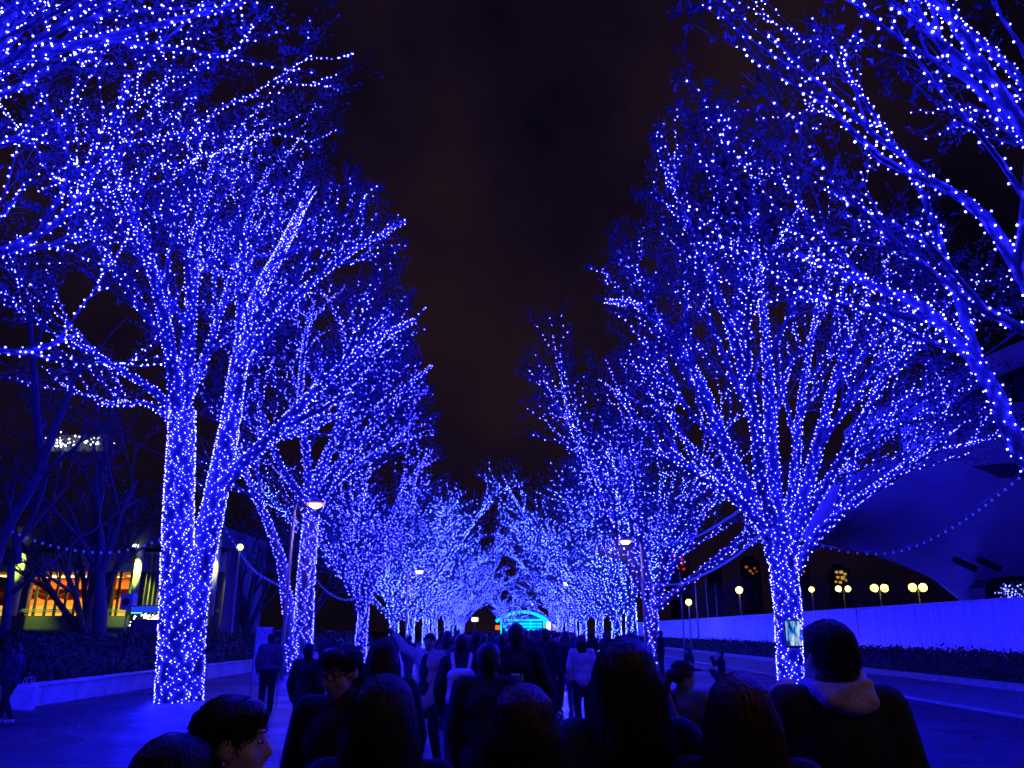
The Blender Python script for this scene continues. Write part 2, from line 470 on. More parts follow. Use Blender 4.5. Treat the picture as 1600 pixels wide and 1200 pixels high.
# --- left twin-trunk tree, 21 m away
bA = gnd(268, 1104); bA[1] = 21.0; bA[0] = W(268, 1104, 21)[0]
base = np.array([W(280, 1100, 21)[0], 21.0])
stems = [
 (np.vstack([[W(272, 1100, 20.9)[0], 20.9, -0.1], pxstem([(276, 960, 20.9), (279, 800, 20.9), (283, 700, 20.9), (285, 640, 20.9)])]), 0.44, 0.33, 0.6, False),
 (np.vstack([[W(290, 1100, 21.2)[0], 21.2, -0.1], pxstem([(300, 960, 21.2), (318, 860, 21.3), (338, 770, 21.4), (360, 660, 21.5), (375, 560, 21.6), (400, 470, 21.8), (445, 380, 22.0), (485, 300, 22.4)])]), 0.40, 0.09, 0.42, True),
 (pxstem([(283, 690, 20.9), (275, 610, 20.6), (262, 530, 20.2), (240, 430, 19.6), (205, 330, 19.0), (180, 260, 18.6)]), 0.22, 0.06, 0.15, True),
 (pxstem([(285, 660, 20.9), (293, 560, 21.0), (300, 450, 21.4), (312, 340, 21.9), (335, 240, 22.4)]), 0.22, 0.06, 0.2, True),
 (pxstem([(275, 650, 20.9), (240, 610, 20.7), (200, 585, 20.4), (150, 555, 20.0), (100, 520, 19.6)]), 0.13, 0.04, 0.3, True),
 (pxstem([(270, 660, 20.9), (230, 630, 21.6), (185, 632, 22.2), (155, 632, 22.6)]), 0.09, 0.03, 0.4, True),
 (pxstem([(340, 765, 21.4), (400, 705, 21.0), (450, 655, 20.6), (520, 585, 20.0), (590, 530, 19.5), (650, 500, 19.2)]), 0.20, 0.05, 0.3, True),
 (pxstem([(375, 560, 21.6), (430, 500, 21.0), (500, 430, 20.4), (570, 380, 20.0), (635, 345, 19.6)]), 0.16, 0.04, 0.2, True),
 (pxstem([(378, 550, 21.6), (375, 450, 22.2), (388, 350, 22.8), (420, 262, 23.2)]), 0.15, 0.04, 0.2, True),
 (pxstem([(350, 740, 21.4), (420, 690, 22.6), (490, 650, 23.8), (560, 600, 24.8)]), 0.15, 0.04, 0.25, True),
 (pxstem([(284, 640, 20.9), (320, 560, 22.5), (350, 470, 24.0), (370, 400, 25)]), 0.14, 0.05, 0.25, True),
]
special(11, stems, base, 'blue lit tree with massive twin trunks beside the low planter wall', M['led'], GRP, keep=lambda p: p[0] < lim(p[2], -2.9, 12.5, -6.2, 15.5))

# --- right vase-shaped tree, 21.5 m away
base = np.array([W(1236, 1088, 21.5)[0], 21.5])
stems = [
 (np.vstack([[base[0], 21.5, -0.1], pxstem([(1233, 1000, 21.5), (1230, 940, 21.5), (1224, 890, 21.5), (1218, 840, 21.5)])]), 0.30, 0.36, 0.6, False),
 (pxstem([(1215, 880, 21.5), (1195, 820, 21.4), (1165, 760, 21.2), (1130, 690, 21.0), (1100, 610, 20.7), (1060, 540, 20.4), (1005, 480, 20.0), (945, 470, 19.8)]), 0.24, 0.04, 0.3, True),
 (pxstem([(1222, 880, 21.5), (1212, 790, 21.8), (1205, 690, 22.2), (1200, 570, 22.6), (1188, 440, 23.0), (1175, 330, 23.2)]), 0.24, 0.05, 0.3, True),
 (pxstem([(1228, 890, 21.5), (1246, 810, 21.4), (1272, 720, 21.2), (1300, 610, 21.0), (1335, 510, 20.8), (1370, 430, 20.6)]), 0.22, 0.05, 0.3, True),
 (pxstem([(1236, 910, 21.5), (1262, 855, 21.6), (1315, 800, 21.9), (1390, 745, 22.3), (1465, 690, 22.6)]), 0.15, 0.03, 0.3, True),
 (pxstem([(1200, 830, 21.4), (1150, 780, 20.6), (1090, 740, 19.8), (1030, 690, 19.2), (960, 610, 18.8)]), 0.15, 0.035, 0.3, True),
 (pxstem([(1215, 840, 21.5), (1190, 760, 20.0), (1180, 660, 19.0), (1150, 540, 18.2), (1110, 430, 17.6), (1040, 260, 17.0)]), 0.18, 0.04, 0.3, True),
 (pxstem([(1225, 850, 21.5), (1240, 760, 23.0), (1250, 640, 24.2), (1270, 520, 25.2), (1290, 430, 26)]), 0.16, 0.04, 0.3, True),
 (pxstem([(1190, 800, 21.4), (1140, 760, 22.6), (1080, 700, 24.0), (1020, 620, 25.2)]), 0.14, 0.03, 0.3, True),
 (pxstem([(1245, 830, 21.4), (1300, 740, 20.4), (1350, 650, 19.6), (1400, 560, 19.0), (1440, 520, 18.6)]), 0.14, 0.03, 0.3, True),
]
special(12, stems, base, 'blue lit vase-shaped tree standing alone before the white hoarding', M['led'], GRP, keep=lambda p: p[0] > lim(p[2], 2.4, 11.5, 4.4, 15.0))

# --- left second tree (33 m)
base = np.array([W(470, 1056, 33)[0], 33.0])
stems = [
 (np.vstack([[base[0], 33, -0.1], pxstem([(474, 980, 33), (480, 880, 33), (487, 800, 33)])]), 0.40, 0.30, 0.6, False),
 (np.vstack([[base[0]-0.25, 33.1, 0.0], pxstem([(450, 950, 33.1), (440, 880, 33.2), (420, 820, 33.2), (395, 765, 33.3), (370, 700, 33.6), (350, 640, 34)])]), 0.26, 0.05, 0.5, True),
 (pxstem([(487, 810, 33), (500, 740, 33), (530, 670, 33), (560, 600, 32.6), (590, 530, 32), (610, 480, 31.6)]), 0.26, 0.05, 0.2, True),
 (pxstem([(488, 810, 33), (520, 740, 32), (570, 680, 31), (620, 620, 30), (675, 570, 29.4)]), 0.22, 0.04, 0.2, True),
 (pxstem([(486, 805, 33), (480, 720, 34), (470, 630, 35), (475, 540, 36), (490, 470, 36.5)]), 0.22, 0.05, 0.2, True),
 (pxstem([(486, 800, 33), (440, 730, 32.5), (410, 660, 32), (400, 590, 31.5)]), 0.18, 0.04, 0.2, True),
 (pxstem([(490, 790, 33), (540, 740, 34.5), (600, 700, 36), (650, 650, 37)]), 0.18, 0.04, 0.2, True),
 (pxstem([(488, 770, 33), (520, 690, 31), (535, 610, 29.5), (545, 540, 28.5)]), 0.16, 0.04, 0.2, True),
]
special(13, stems, base, 'blue lit tree forking low, next beyond the massive twin trunks', M['led'], GRP, keep=lambda p: p[0] < lim(p[2], -3.7, 13.0, -6.0, 16.5), area=48, per=(0, 8, 4.4, 3.4), led=0.0118)

# --- near right tree, trunk mostly out of frame
base = np.array([7.9, 9.8])
stems = [
 (np.vstack([[7.95, 9.8, -0.1], [7.9, 9.8, 1.5], [7.55, 9.85, 2.8], pxstem([(1600, 715, 9.9), (1558, 620, 10.0), (1512, 550, 10.1), (1440, 478, 10.4), (1365, 448, 10.9), (1290, 415, 11.2), (1235, 392, 11.6)])]), 0.200, 0.024, 0.58, True),
 (pxstem([(1535, 585, 10.05), (1508, 500, 10.2), (1475, 400, 10.6), (1440, 300, 11.0), (1380, 200, 11.4), (1300, 80, 11.8)]), 0.074, 0.024, 0.25, True),
 (pxstem([(1512, 550, 10.1), (1440, 530, 9.8), (1370, 490, 9.6), (1290, 460, 9.4)]), 0.044, 0.016, 0.4, True),
 (np.vstack([[7.85, 9.8, 2.2], [7.6, 9.2, 4.0], pxstem([(1650, 520, 8.6), (1590, 420, 8.2), (1540, 340, 8.0), (1470, 290, 7.8), (1380, 250, 7.6), (1280, 150, 7.4)])]), 0.148, 0.024, 0.4, True),
 (np.vstack([[7.9, 9.8, 2.4], [8.0, 9.0, 4.4], pxstem([(1690, 330, 7.6), (1600, 200, 7.1), (1540, 110, 6.8), (1480, 20, 6.6), (1420, -70, 6.4)])]), 0.148, 0.040, 0.45, True),
 (np.vstack([[7.95, 9.8, 2.4], [8.3, 10.2, 4.6], pxstem([(1660, 230, 11), (1560, 90, 11.6), (1420, -20, 12.2)])]), 0.148, 0.048, 0.4, True),
 (np.vstack([[7.95, 9.8, 2.0], [8.8, 9.9, 4.4], [9.8, 10.2, 7.4], [10.6, 10.6, 10.5]]), 0.163, 0.048, 0.4, True),
 (np.vstack([[7.95, 9.8, 2.0], [8.3, 8.4, 4.6], [8.8, 6.6, 7.6], [9.2, 5.0, 10.4]]), 0.148, 0.048, 0.4, True),
]
special(14, stems, base, 'near blue lit tree whose limbs lean over the pavement beside the hedge', M['led'], GRP, mult=0.78, keep=lambda p: p[0] > 0.245*p[1], lit3=0.25, per=(0, 9, 6.0, 5.5), led=0.0122, leaves=7, area=62)

# --- near left tree, trunk out of frame
base = np.array([-9.0, 8.8])
stems = [
 (np.array([[-9.0, 8.8, -0.1], [-9.0, 8.8, 1.5], [-8.95, 8.85, 3.2]]), 0.296, 0.272, 0.5, False),
 (np.vstack([[-8.95, 8.8, 2.8], [-8.6, 9.3, 4.0], pxstem([(-120, 480, 10.0), (-20, 545, 10.6), (60, 545, 11.2), (125, 520, 11.8)])]), 0.118, 0.024, 0.5, True),
 (np.vstack([[-8.95, 8.8, 3.0], [-8.7, 9.4, 4.8], pxstem([(-130, 400, 10.6), (-20, 400, 11.4), (70, 360, 12.2), (118, 318, 12.8), (150, 262, 13.4), (205, 225, 13.9), (300, 205, 14.2), (350, 165, 14.4), (405, 148, 14.6)])]), 0.133, 0.012, 0.4, True),
 (pxstem([(125, 312, 12.9), (190, 290, 13.6), (250, 290, 14.2), (300, 255, 14.6)]), 0.037, 0.016, 0.1, True),
 (pxstem([(120, 316, 12.8), (75, 270, 13.2), (52, 215, 13.4)]), 0.037, 0.016, 0.1, True),
 (pxstem([(135, 290, 13.1), (150, 220, 12.6), (190, 160, 12.2), (205, 120, 12.0)]), 0.037, 0.016, 0.1, True),
 (pxstem([(60, 365, 12.1), (110, 270, 12.0), (90, 200, 11.8), (60, 130, 11.6)]), 0.052, 0.020, 0.1, True),
 (np.vstack([[-8.95, 8.8, 3.0], [-8.7, 8.6, 5.4], pxstem([(-120, 180, 8.4), (-20, 110, 8.2), (80, 80, 8.2), (180, 55, 8.4), (280, 30, 8.6), (380, 5, 8.9)])]), 0.148, 0.028, 0.4, True),
 (np.vstack([[-8.95, 8.8, 3.0], [-8.5, 8.2, 5.0], pxstem([(-110, 240, 7.6), (0, 40, 7.2), (110, -60, 7.0), (260, -100, 6.8)])]), 0.148, 0.032, 0.35, True),
 (np.vstack([[-9.0, 8.8, 3.0], [-9.2, 9.4, 6.0], pxstem([(-60, 160, 10.8), (40, 20, 11.4), (160, -80, 12.0)])]), 0.148, 0.048, 0.35, True),
 (np.vstack([[-9.0, 8.8, 3.0], [-10.0, 8.6, 5.4], [-11.2, 8.4, 8.2], [-12.2, 8.0, 11.0]]), 0.148, 0.048, 0.4, True),
 (np.vstack([[-9.0, 8.8, 3.0], [-9.4, 7.2, 5.6], [-9.6, 5.4, 8.4], [-9.8, 4.0, 11.0]]), 0.148, 0.048, 0.4, True),
]
special(15, stems, base, 'near blue lit tree overhanging the paved forecourt in front of the planter wall', M['led'], GRP, mult=0.8, lit3=0.25, per=(0, 10, 6.5, 5.5), led=0.0122, leaves=7, area=62)

# --- generic trees for the rest of both rows
def generic(seed, nst=5, h=12.0, trunk=3.2, mult=1.0, spread=(14, 44), levels=4):
    rng = np.random.default_rng(seed)
    stems = [(np.array([[0, 0, -0.1], [rng.normal(0, 0.05), rng.normal(0, 0.05), trunk*0.5], [rng.normal(0, 0.1), rng.normal(0, 0.1), trunk*1.05]]), 0.36, 0.32, 0.6, False)]
    for k in range(nst):
        az = 6.283*k/nst+rng.uniform(-0.4, 0.4); a = math.radians(rng.uniform(*spread)) if k else math.radians(6)
        L = (h-trunk)/math.cos(a)*rng.uniform(0.8, 1.0)
        d = np.array([math.cos(az)*math.sin(a), math.sin(az)*math.sin(a), math.cos(a)])
        stems.append((wander(rng, np.array([0, 0, trunk*rng.uniform(0.72, 1.0)]), d, L, 6, 0.07, 0.0), 0.20, 0.04, 0.15, True))
    return grow(seed, stems, (0, 0), levels=levels, mult=mult)
GEN = []; GENF = []
for sd, nst in ((31, 7), (32, 8), (33, 7)):
    B = generic(sd, nst, h=13.4, mult=0.86, spread=(14, 44) if sd != 32 else (22, 54))
    ms = tree_meshes(sd, B, led=0.0150, area=27, per=(0, 5.6, 3.1, 2.3), lit3=0.22, leaves=7, leaf=0.13)
    ms['limbjoin'] = joined_limbs(B)
    TREE_STAT.append(('gen', [len(B[k]) for k in B], ms.get('nl')))
    ms2 = dict(ms); ms2['lights'] = ms['lights'].copy()
    GEN.append(ms); GENF.append(ms2)
ordn = ['second', 'third', 'fourth', 'fifth', 'sixth', 'seventh', 'eighth', 'ninth', 'tenth', 'eleventh', 'twelfth']
rr = random.Random(77)
leftY = [48, 61, 72.5, 85, 98, 111, 124, 137, 150]
rightY = [44.5, 53, 62, 73, 85, 97, 110, 123, 136, 149]
for i, Y in enumerate(leftY):
    place_tree('lit_tree', (GEN if Y < 55 else GENF)[(0, 1, 1, 2)[i % 4]], f'blue lit tree, {ordn[i]} beyond the twin-trunk tree in the planter wall row', 'tree', (-9.1+rr.uniform(-0.3, 0.3), Y, 0), rr.uniform(0, 6.28), rr.uniform(0.90, 1.0), GRP, M['led'] if Y < 55 else M['led_far'], full=False)
for i, Y in enumerate(rightY):
    place_tree('lit_tree', (GEN if Y < 50 else GENF)[(1, 2, 1, 0)[i % 4]], f'blue lit tree, {(["first"]+ordn)[i]} beyond the lone vase-shaped tree in the hedge row', 'tree', (7.7+rr.uniform(-0.3, 0.3), Y, 0), rr.uniform(0, 6.28), (1.12 if i == 0 else rr.uniform(0.92, 1.04)), GRP, M['led'] if Y < 50 else M['led_far'], full=False)
tr = place_tree('lit_tree', GENF[1], 'blue lit tree standing before the cyan arch at the end of the avenue', 'tree', (-0.6, 158, 0), 1.0, 0.7, GRP, M['led_far'], full=False)

# ================================================================== PEOPLE
def caps(p0, r0, p1, r1, sx=1.0, sy=1.0, n=12):
    p0 = np.array(p0, float); p1 = np.array(p1, float)
    d = p1-p0; L = np.linalg.norm(d); T = d/(L+1e-9)
    ref = np.array([0, 1.0, 0]) if abs(T[1]) < 0.8 else np.array([0, 0, 1.0])
    U = norm(np.cross(ref, T)); V2 = np.cross(T, U)
    rings = []
    for a in np.linspace(-90, 0, 4)[1:]: rings.append((p0+T*r0*math.sin(math.radians(a)), r0*math.cos(math.radians(a))))
    for a in np.linspace(0, 90, 4)[:-1]: rings.append((p1+T*r1*math.sin(math.radians(a)), r1*math.cos(math.radians(a))))
    an = np.arange(n)*2*np.pi/n
    V = [p0-T*r0]; 
    for c, r_ in rings:
        for a in an: V.append(c+(U*math.cos(a)*sx+V2*math.sin(a)*sy)*r_)
    V.append(p1+T*r1); F = []
    k = len(rings)
    for j in range(n): F.append((0, 1+(j+1) % n, 1+j))
    for i in range(k-1):
        for j in range(n):
            a = 1+i*n+j; b_ = 1+i*n+(j+1) % n; F.append((a, b_, b_+n)); F.append((a, b_+n, a+n))
    e = len(V)-1
    for j in range(n): F.append((e, 1+(k-1)*n+j, 1+(k-1)*n+(j+1) % n))
    return np.array(V), np.array(F)
def ell(c, r, rot=None, n=14, m_=9):
    V = [(0, 0, -1)]; 
    for i in range(1, m_):
        a = -math.pi/2+math.pi*i/m_
        for j in range(n): V.append((math.cos(a)*math.cos(6.28318*j/n), math.cos(a)*math.sin(6.28318*j/n), math.sin(a)))
    V.append((0, 0, 1)); V = np.array(V)*np.array(r)
    if rot is not None: V = V@np.array(rot.to_3x3()).T
    V = V+np.array(c); F = []
    for j in range(n): F.append((0, 1+(j+1) % n, 1+j))
    for i in range(m_-2):
        for j in range(n):
            a = 1+i*n+j; b_ = 1+i*n+(j+1) % n; F.append((a, b_, b_+n)); F.append((a, b_+n, a+n))
    e = len(V)-1
    for j in range(n): F.append((e, 1+(m_-2)*n+j, 1+(m_-2)*n+(j+1) % n))
    return V, np.array(F)
TMP = bpy.data.objects.new('tmp', None)
def fuse(name, prims, vox, smooth=5):
    me = mesh_np('fuse', *join_np(prims))
    o = bpy.data.objects.new('fuse', me); COL.objects.link(o)
    md = o.modifiers.new('r', 'REMESH'); md.mode = 'VOXEL'; md.voxel_size = vox
    ms = o.modifiers.new('s', 'SMOOTH'); ms.factor = 0.5; ms.iterations = smooth
    dg = bpy.context.evaluated_depsgraph_get()
    res = bpy.data.meshes.new_from_object(o.evaluated_get(dg))
    bpy.data.objects.remove(o); bpy.data.meshes.remove(me)
    res.name = name; res.materials.clear()
    for p in res.polygons: p.use_smooth = True
    return res

def cloth(name, c, rough=0.85): return mat(name, c, rough, 0.25, 14, 0.35, bscale=60, spec=0.3)
CL = dict(black=cloth('black_cloth', (0.018, 0.018, 0.02)), navy=cloth('navy_cloth', (0.025, 0.03, 0.05)), grey=cloth('grey_cloth', (0.12, 0.12, 0.125)),
          pale=cloth('pale_cloth', (0.50, 0.46, 0.44)), white=cloth('white_cloth', (0.70, 0.68, 0.68)), brown=cloth('brown_cloth', (0.09, 0.06, 0.045)),
          denim=cloth('denim', (0.05, 0.06, 0.09)), hood=cloth('lilac_grey_hood', (0.46, 0.34, 0.52)), beige=cloth('beige_cloth', (0.30, 0.25, 0.20)))
M['skin'] = mat('skin', (0.48, 0.30, 0.23), 0.5, 0.08, 12, 0.08)
M['hair'] = mat('dark_hair', (0.012, 0.010, 0.010), 0.42, 0.4, 30, 0.5, bscale=90, stretch=(1, 1, 0.06))
M['hair_brown'] = mat('brown_hair', (0.055, 0.028, 0.018), 0.42, 0.4, 30, 0.5, bscale=90, stretch=(1, 1, 0.06))
M['shoe'] = mat('shoe_leather', (0.03, 0.03, 0.03), 0.4)
M['shoe_white'] = mat('white_trainer', (0.55, 0.55, 0.55), 0.6)
M['glass_frame'] = mat('glasses_frame', (0.01, 0.01, 0.01), 0.25)
M['eye'] = mat('eye', (0.03, 0.02, 0.02), 0.1)
M['eye_white'] = mat('eye_white', (0.35, 0.33, 0.32), 0.35)
M['metal'] = mat('metal', (0.6, 0.58, 0.55), 0.25, metal=1.0)

def hand(wr, fwd, pn, side, curl=0.5):
    """palm and five bent fingers at the wrist; fwd = forearm direction, pn = palm normal"""
    fwd = norm(np.array(fwd, float)); pn = np.array(pn, float); pn = norm(pn-fwd*np.dot(pn, fwd)); lat = np.cross(fwd, pn)*side
    wr = np.array(wr, float); c = wr+fwd*0.05
    pr = [caps(wr-fwd*0.01, 0.026, wr+fwd*0.045+lat*0.012, 0.026, 1, 1), caps(wr+fwd*0.02-lat*0.01, 0.022, wr+fwd*0.08-lat*0.02, 0.019), caps(wr+fwd*0.02+lat*0.01, 0.022, wr+fwd*0.085+lat*0.02, 0.019)]
    for k, (o, l1) in enumerate(((-0.030, 0.030), (-0.010, 0.038), (0.011, 0.040), (0.031, 0.034))):
        a = wr+fwd*0.088+lat*o
        d1 = norm(fwd*math.cos(curl)+pn*math.sin(curl)); b_ = a+d1*l1
        d2 = norm(fwd*math.cos(curl*2.4)+pn*math.sin(curl*2.4)); c_ = b_+d2*l1*0.95
        pr += [caps(a, 0.0105, b_, 0.0095, n=8), caps(b_, 0.0095, c_, 0.008, n=8)]
    a = wr+fwd*0.03+lat*0.034; b_ = a+norm(fwd*0.6+lat*0.7+pn*0.4)*0.038; c_ = b_+norm(fwd*0.9+lat*0.15+pn*0.5)*0.032
    pr += [caps(a, 0.014, b_, 0.012, n=8), caps(b_, 0.012, c_, 0.0095, n=8)]
    return pr
def rotp(prims, Mx):
    A = np.array(Mx); return [(V@A[:3, :3].T+A[:3, 3], F) for V, F in prims]

def person(label, px, py, Y, yaw=0.0, vox=0.02, jacket='black', legs='black', hair='short', hairm='hair', shoes='shoe', coat=0.84, bulk=1.0,
           aL=None, aR=None, stride=0.0, head=(0, 0, 0), extras=(), group=None, face=False, strands=0, sway=0.0, hands=False, H=None, sleeves=True, crouch=False, shirt=None, loc=None, seed=0, build=True):
    top = W(px, py, Y) if loc is None else None
    if H is None: H = float(top[2])
    s = H/1.72
    L = np.array
    el = {1: (L((0.245, -0.02, 1.13)), L((0.225, 0.07, 0.89))), -1: (L((-0.245, -0.02, 1.13)), L((-0.225, 0.07, 0.89)))}
    if aR is not None: el[1] = (L(aR[0], float), L(aR[1], float))
    if aL is not None: el[-1] = (L(aL[0], float), L(aL[1], float))
    sh = {q: L((q*0.165*bulk, -0.005, 1.405)) for q in (1, -1)}
    st_ = stride
    hip = {q: L((q*0.09, 0, 0.90)) for q in (1, -1)}
    knee = {1: L((0.095, 0.03+st_*0.45, 0.50)), -1: L((-0.095, 0.03-st_*0.25, 0.50))}
    ank = {1: L((0.095, st_*0.8-0.01, 0.085)), -1: L((-0.095, -st_*0.9-0.02, 0.085+abs(st_)*0.10))}
    dz = 0
    if crouch:
        for q in (1, -1):
            hip[q] = L((q*0.09, -0.12, 0.30)); knee[q] = L((q*0.12, 0.24, 0.46)); ank[q] = L((q*0.11, 0.02, 0.085))
        dz = -0.58
    def up(p): return L(p, float)+L((0, -0.1 if crouch else 0, dz))
    def E(c, r, rot=None): return ell(up(c), r, rot)
    def C(a, ra, b_, rb, sx=1, sy=1): return caps(up(a), ra, up(b_), rb, sx, sy)
    hm = Matrix.Translation(up((0, 0, 1.50))) @ Matrix.Rotation(head[0], 4, 'Z') @ Matrix.Rotation(head[1], 4, 'X') @ Matrix.Rotation(head[2], 4, 'Y') @ Matrix.Translation(-Vector(up((0, 0, 1.50))))
    # --- body, one continuous surface
    hd = [E((0, -0.002, 1.613), (0.076, 0.096, 0.100)), E((0, 0.030, 1.545), (0.058, 0.064, 0.068)), E((0, 0.062, 1.505), (0.026, 0.026, 0.024)),
          C((0, 0.090, 1.605), 0.010, (0, 0.112, 1.566), 0.0145), E((0, 0.100, 1.562), (0.020, 0.012, 0.010)),
          E((0, 0.089, 1.528), (0.027, 0.011, 0.008)), E((0, 0.087, 1.517), (0.024, 0.011, 0.008)), C((-0.035, 0.083, 1.622), 0.011, (0.035, 0.083, 1.622), 0.011)]
    for q in (1, -1):
        hd += [E((q*0.079, -0.008, 1.585), (0.011, 0.022, 0.034)), E((q*0.045, 0.060, 1.56), (0.025, 0.025, 0.025))]
    body = rotp(hd, hm)
    body += [C((0, -0.012, 1.38), 0.062, (0, 0.0, 1.53), 0.052), E((0, 0, 0.95), (0.165, 0.115, 0.13)), E((0, 0, 1.13), (0.14, 0.10, 0.18)), E((0, -0.005, 1.30), (0.165, 0.108, 0.16)),
             C(sh[-1], 0.058, sh[1], 0.058)]
    for q in (1, -1):
        e, w = el[q]
        body += [C(sh[q], 0.056, e, 0.041), C(e, 0.042, w, 0.028)]
        pn = (0, 0.2, -1) if w[2] > 1.2 else (-q, 0.2, 0)
        body += [(V+L((0, 0, 0)), F) for V, F in hand(up(w), (w-e), pn, q if w[2] < 1.2 else -q, 0.45)]
        body += [caps(hip[q], 0.085, knee[q], 0.056), caps(knee[q], 0.056, ank[q], 0.038), caps(ank[q], 0.040, ank[q]+L((q*0.01, 0.15, -0.045)), 0.032)]
    pieces = {}
    pieces['body'] = (fuse('body', body, min(vox, 0.014 if hands or face else vox)), M['skin'])
    # --- trousers
    tr_ = [E((0, -0.005, 0.95), (0.178, 0.128, 0.14))]
    for q in (1, -1): tr_ += [caps(hip[q], 0.105, knee[q], 0.075), caps(knee[q], 0.074, ank[q]+L((0, 0, 0.03)), 0.058)]
    pieces['trousers'] = (fuse('trousers', tr_, vox), CL[legs])
    for q in (1, -1):
        f0 = ank[q]; pieces['shoe%d' % q] = (fuse('shoe', [caps(f0+L((0, -0.035, -0.035)), 0.046, f0+L((q*0.012, 0.145, -0.045)), 0.038), caps(f0, 0.05, f0+L((0, 0.03, 0.0)), 0.048)], vox, 3), M[shoes])
    # --- jacket
    jb = bulk
    jk = [E((0, -0.006, 1.30), (0.195*jb, 0.140*jb, 0.165)), E((0, 0, 1.13), (0.178*jb, 0.135*jb, 0.20)), C((0, 0, 1.0), 0.135*jb, (0, 0, coat+0.13), 0.135*jb, 1.36, 1.02),
          C(sh[-1]+L((0, 0, 0.0)), 0.082*jb, sh[1], 0.082*jb), C((0, -0.018, 1.40), 0.082, (0, -0.005, 1.485), 0.074)]
    for q in (1, -1):
        e, w = el[q]; jk += [C(sh[q], 0.086*jb, e, 0.066*jb), C(e, 0.064*jb, e+(w-e)*0.93, 0.047)]
    if crouch: jk = [j for i, j in enumerate(jk) if i != 2]
    pieces['jacket'] = (fuse('jacket', jk, vox, 4), CL[jacket])
    if shirt: pieces['shirt'] = (fuse('shirt', [E((0, 0.075, 1.22), (0.085, 0.085, 0.24)), E((0, 0.085, 1.02), (0.10, 0.075, 0.16))], vox), CL[shirt])
    # --- hair
    hp = [E((0, -0.012, 1.632), (0.087, 0.103, 0.092)), E((0, -0.048, 1.585), (0.082, 0.068, 0.085))]
    if hair == 'short': hp += [E((0, 0.045, 1.672), (0.072, 0.055, 0.042))]
    if hair in ('long', 'bob', 'ponytail'):
        hp = [E((0, -0.012, 1.632), (0.098, 0.112, 0.102)), E((0, -0.050, 1.585), (0.098, 0.080, 0.10)), E((0, 0.045, 1.675), (0.078, 0.058, 0.046))]
    if hair == 'long':
        hp += [C((0, -0.055, 1.58), 0.085, (0, -0.115, 1.22), 0.080, 1.35, 0.9), C((0, -0.10, 1.40), 0.08, (0.01, -0.135, 1.12), 0.055, 1.7, 0.8)]
        for q in (1, -1): hp += [C((q*0.070, -0.01, 1.60), 0.040, (q*0.100, -0.05, 1.34), 0.042), C((q*0.1, -0.05, 1.34), 0.042, (q*0.105, -0.10, 1.14), 0.03)]
    if hair == 'bob':
        hp += [C((0, -0.05, 1.58), 0.085, (0, -0.062, 1.45), 0.075, 1.25, 1)]
        for q in (1, -1): hp += [C((q*0.070, -0.005, 1.60), 0.038, (q*0.088, 0.0, 1.46), 0.036)]
    if hair == 'ponytail': hp = hp[:1]+hp[2:]+[E((0, -0.04, 1.60), (0.085, 0.08, 0.075)), E((0, -0.135, 1.62), (0.035, 0.035, 0.035)), C((0, -0.14, 1.61), 0.036, (0.0, -0.17, 1.38), 0.022)]
    if hair == 'tied': hp += [E((0, 0.040, 1.668), (0.074, 0.058, 0.046)), E((0, -0.06, 1.56), (0.075, 0.06, 0.07)), E((0, -0.10, 1.53), (0.035, 0.035, 0.04))]
    if hair == 'bun': hp += [E((0, -0.11, 1.655), (0.05, 0.05, 0.05)), E((0, 0.045, 1.672), (0.072, 0.055, 0.042))]
    hp = rotp(hp, hm)
    hme = fuse('hair', hp, min(vox, 0.016), 3)
    pieces['hair'] = (hme, M[hairm])
    extra_sub = []
    if strands:
        rng = np.random.default_rng(seed+5); bvh = BVHTree.FromPolygons([v.co for v in hme.vertices], [tuple(p.vertices) for p in hme.polygons])
        tb = []
        zmax = max(v.co.z for v in hme.vertices); zmin = min(v.co.z for v in hme.vertices)
        cx, cy = hm.translation.x, -0.03
        hc = hm @ Vector(up((0, -0.02, 1.62)))
        for k in range(strands):
            ph = rng.uniform(0, 6.283); z1 = zmax-0.05; z0 = zmin+(zmax-zmin)*rng.uniform(0.0, 0.5)
            pts = []; n_ = 9
            tp = bvh.ray_cast(Vector((hc.x+math.cos(ph)*0.02, hc.y+math.sin(ph)*0.02, zmax+0.3)), Vector((0, 0, -1)), 1.0)
            if tp[0] is not None: pts.append(np.array(tp[0])+np.array([0, 0, 0.002]))
            tp = bvh.ray_cast(Vector((hc.x+math.cos(ph)*0.055, hc.y+math.sin(ph)*0.06, zmax+0.3)), Vector((0, 0, -1)), 1.0)
            if tp[0] is not None: pts.append(np.array(tp[0])+np.array([0, 0, 0.003]))
            for i in range(n_):
                z = z1+(z0-z1)*i/(n_-1); pa = ph+0.25*math.sin(i*0.7+k)*0.4
                o_ = Vector((hc.x+math.cos(pa)*0.6, hc.y+math.sin(pa)*0.6-0.03, z)); hit = bvh.ray_cast(o_, Vector((-math.cos(pa), -math.sin(pa), 0)), 1.0)
                if hit[0] is None: continue
                pts.append(np.array(hit[0])+np.array([math.cos(pa), math.sin(pa), 0])*(0.0015+0.005*rng.random()+(0.012 if k % 9 == 0 else 0)*(i/8.0)))
            if len(pts) < 4: continue
            if max(np.linalg.norm(pts[i+1]-pts[i]) for i in range(len(pts)-1)) > 0.14: continue
            tb.append(tube_np(np.array(pts), np.linspace(0.0013, 0.0005, len(pts)), 3))
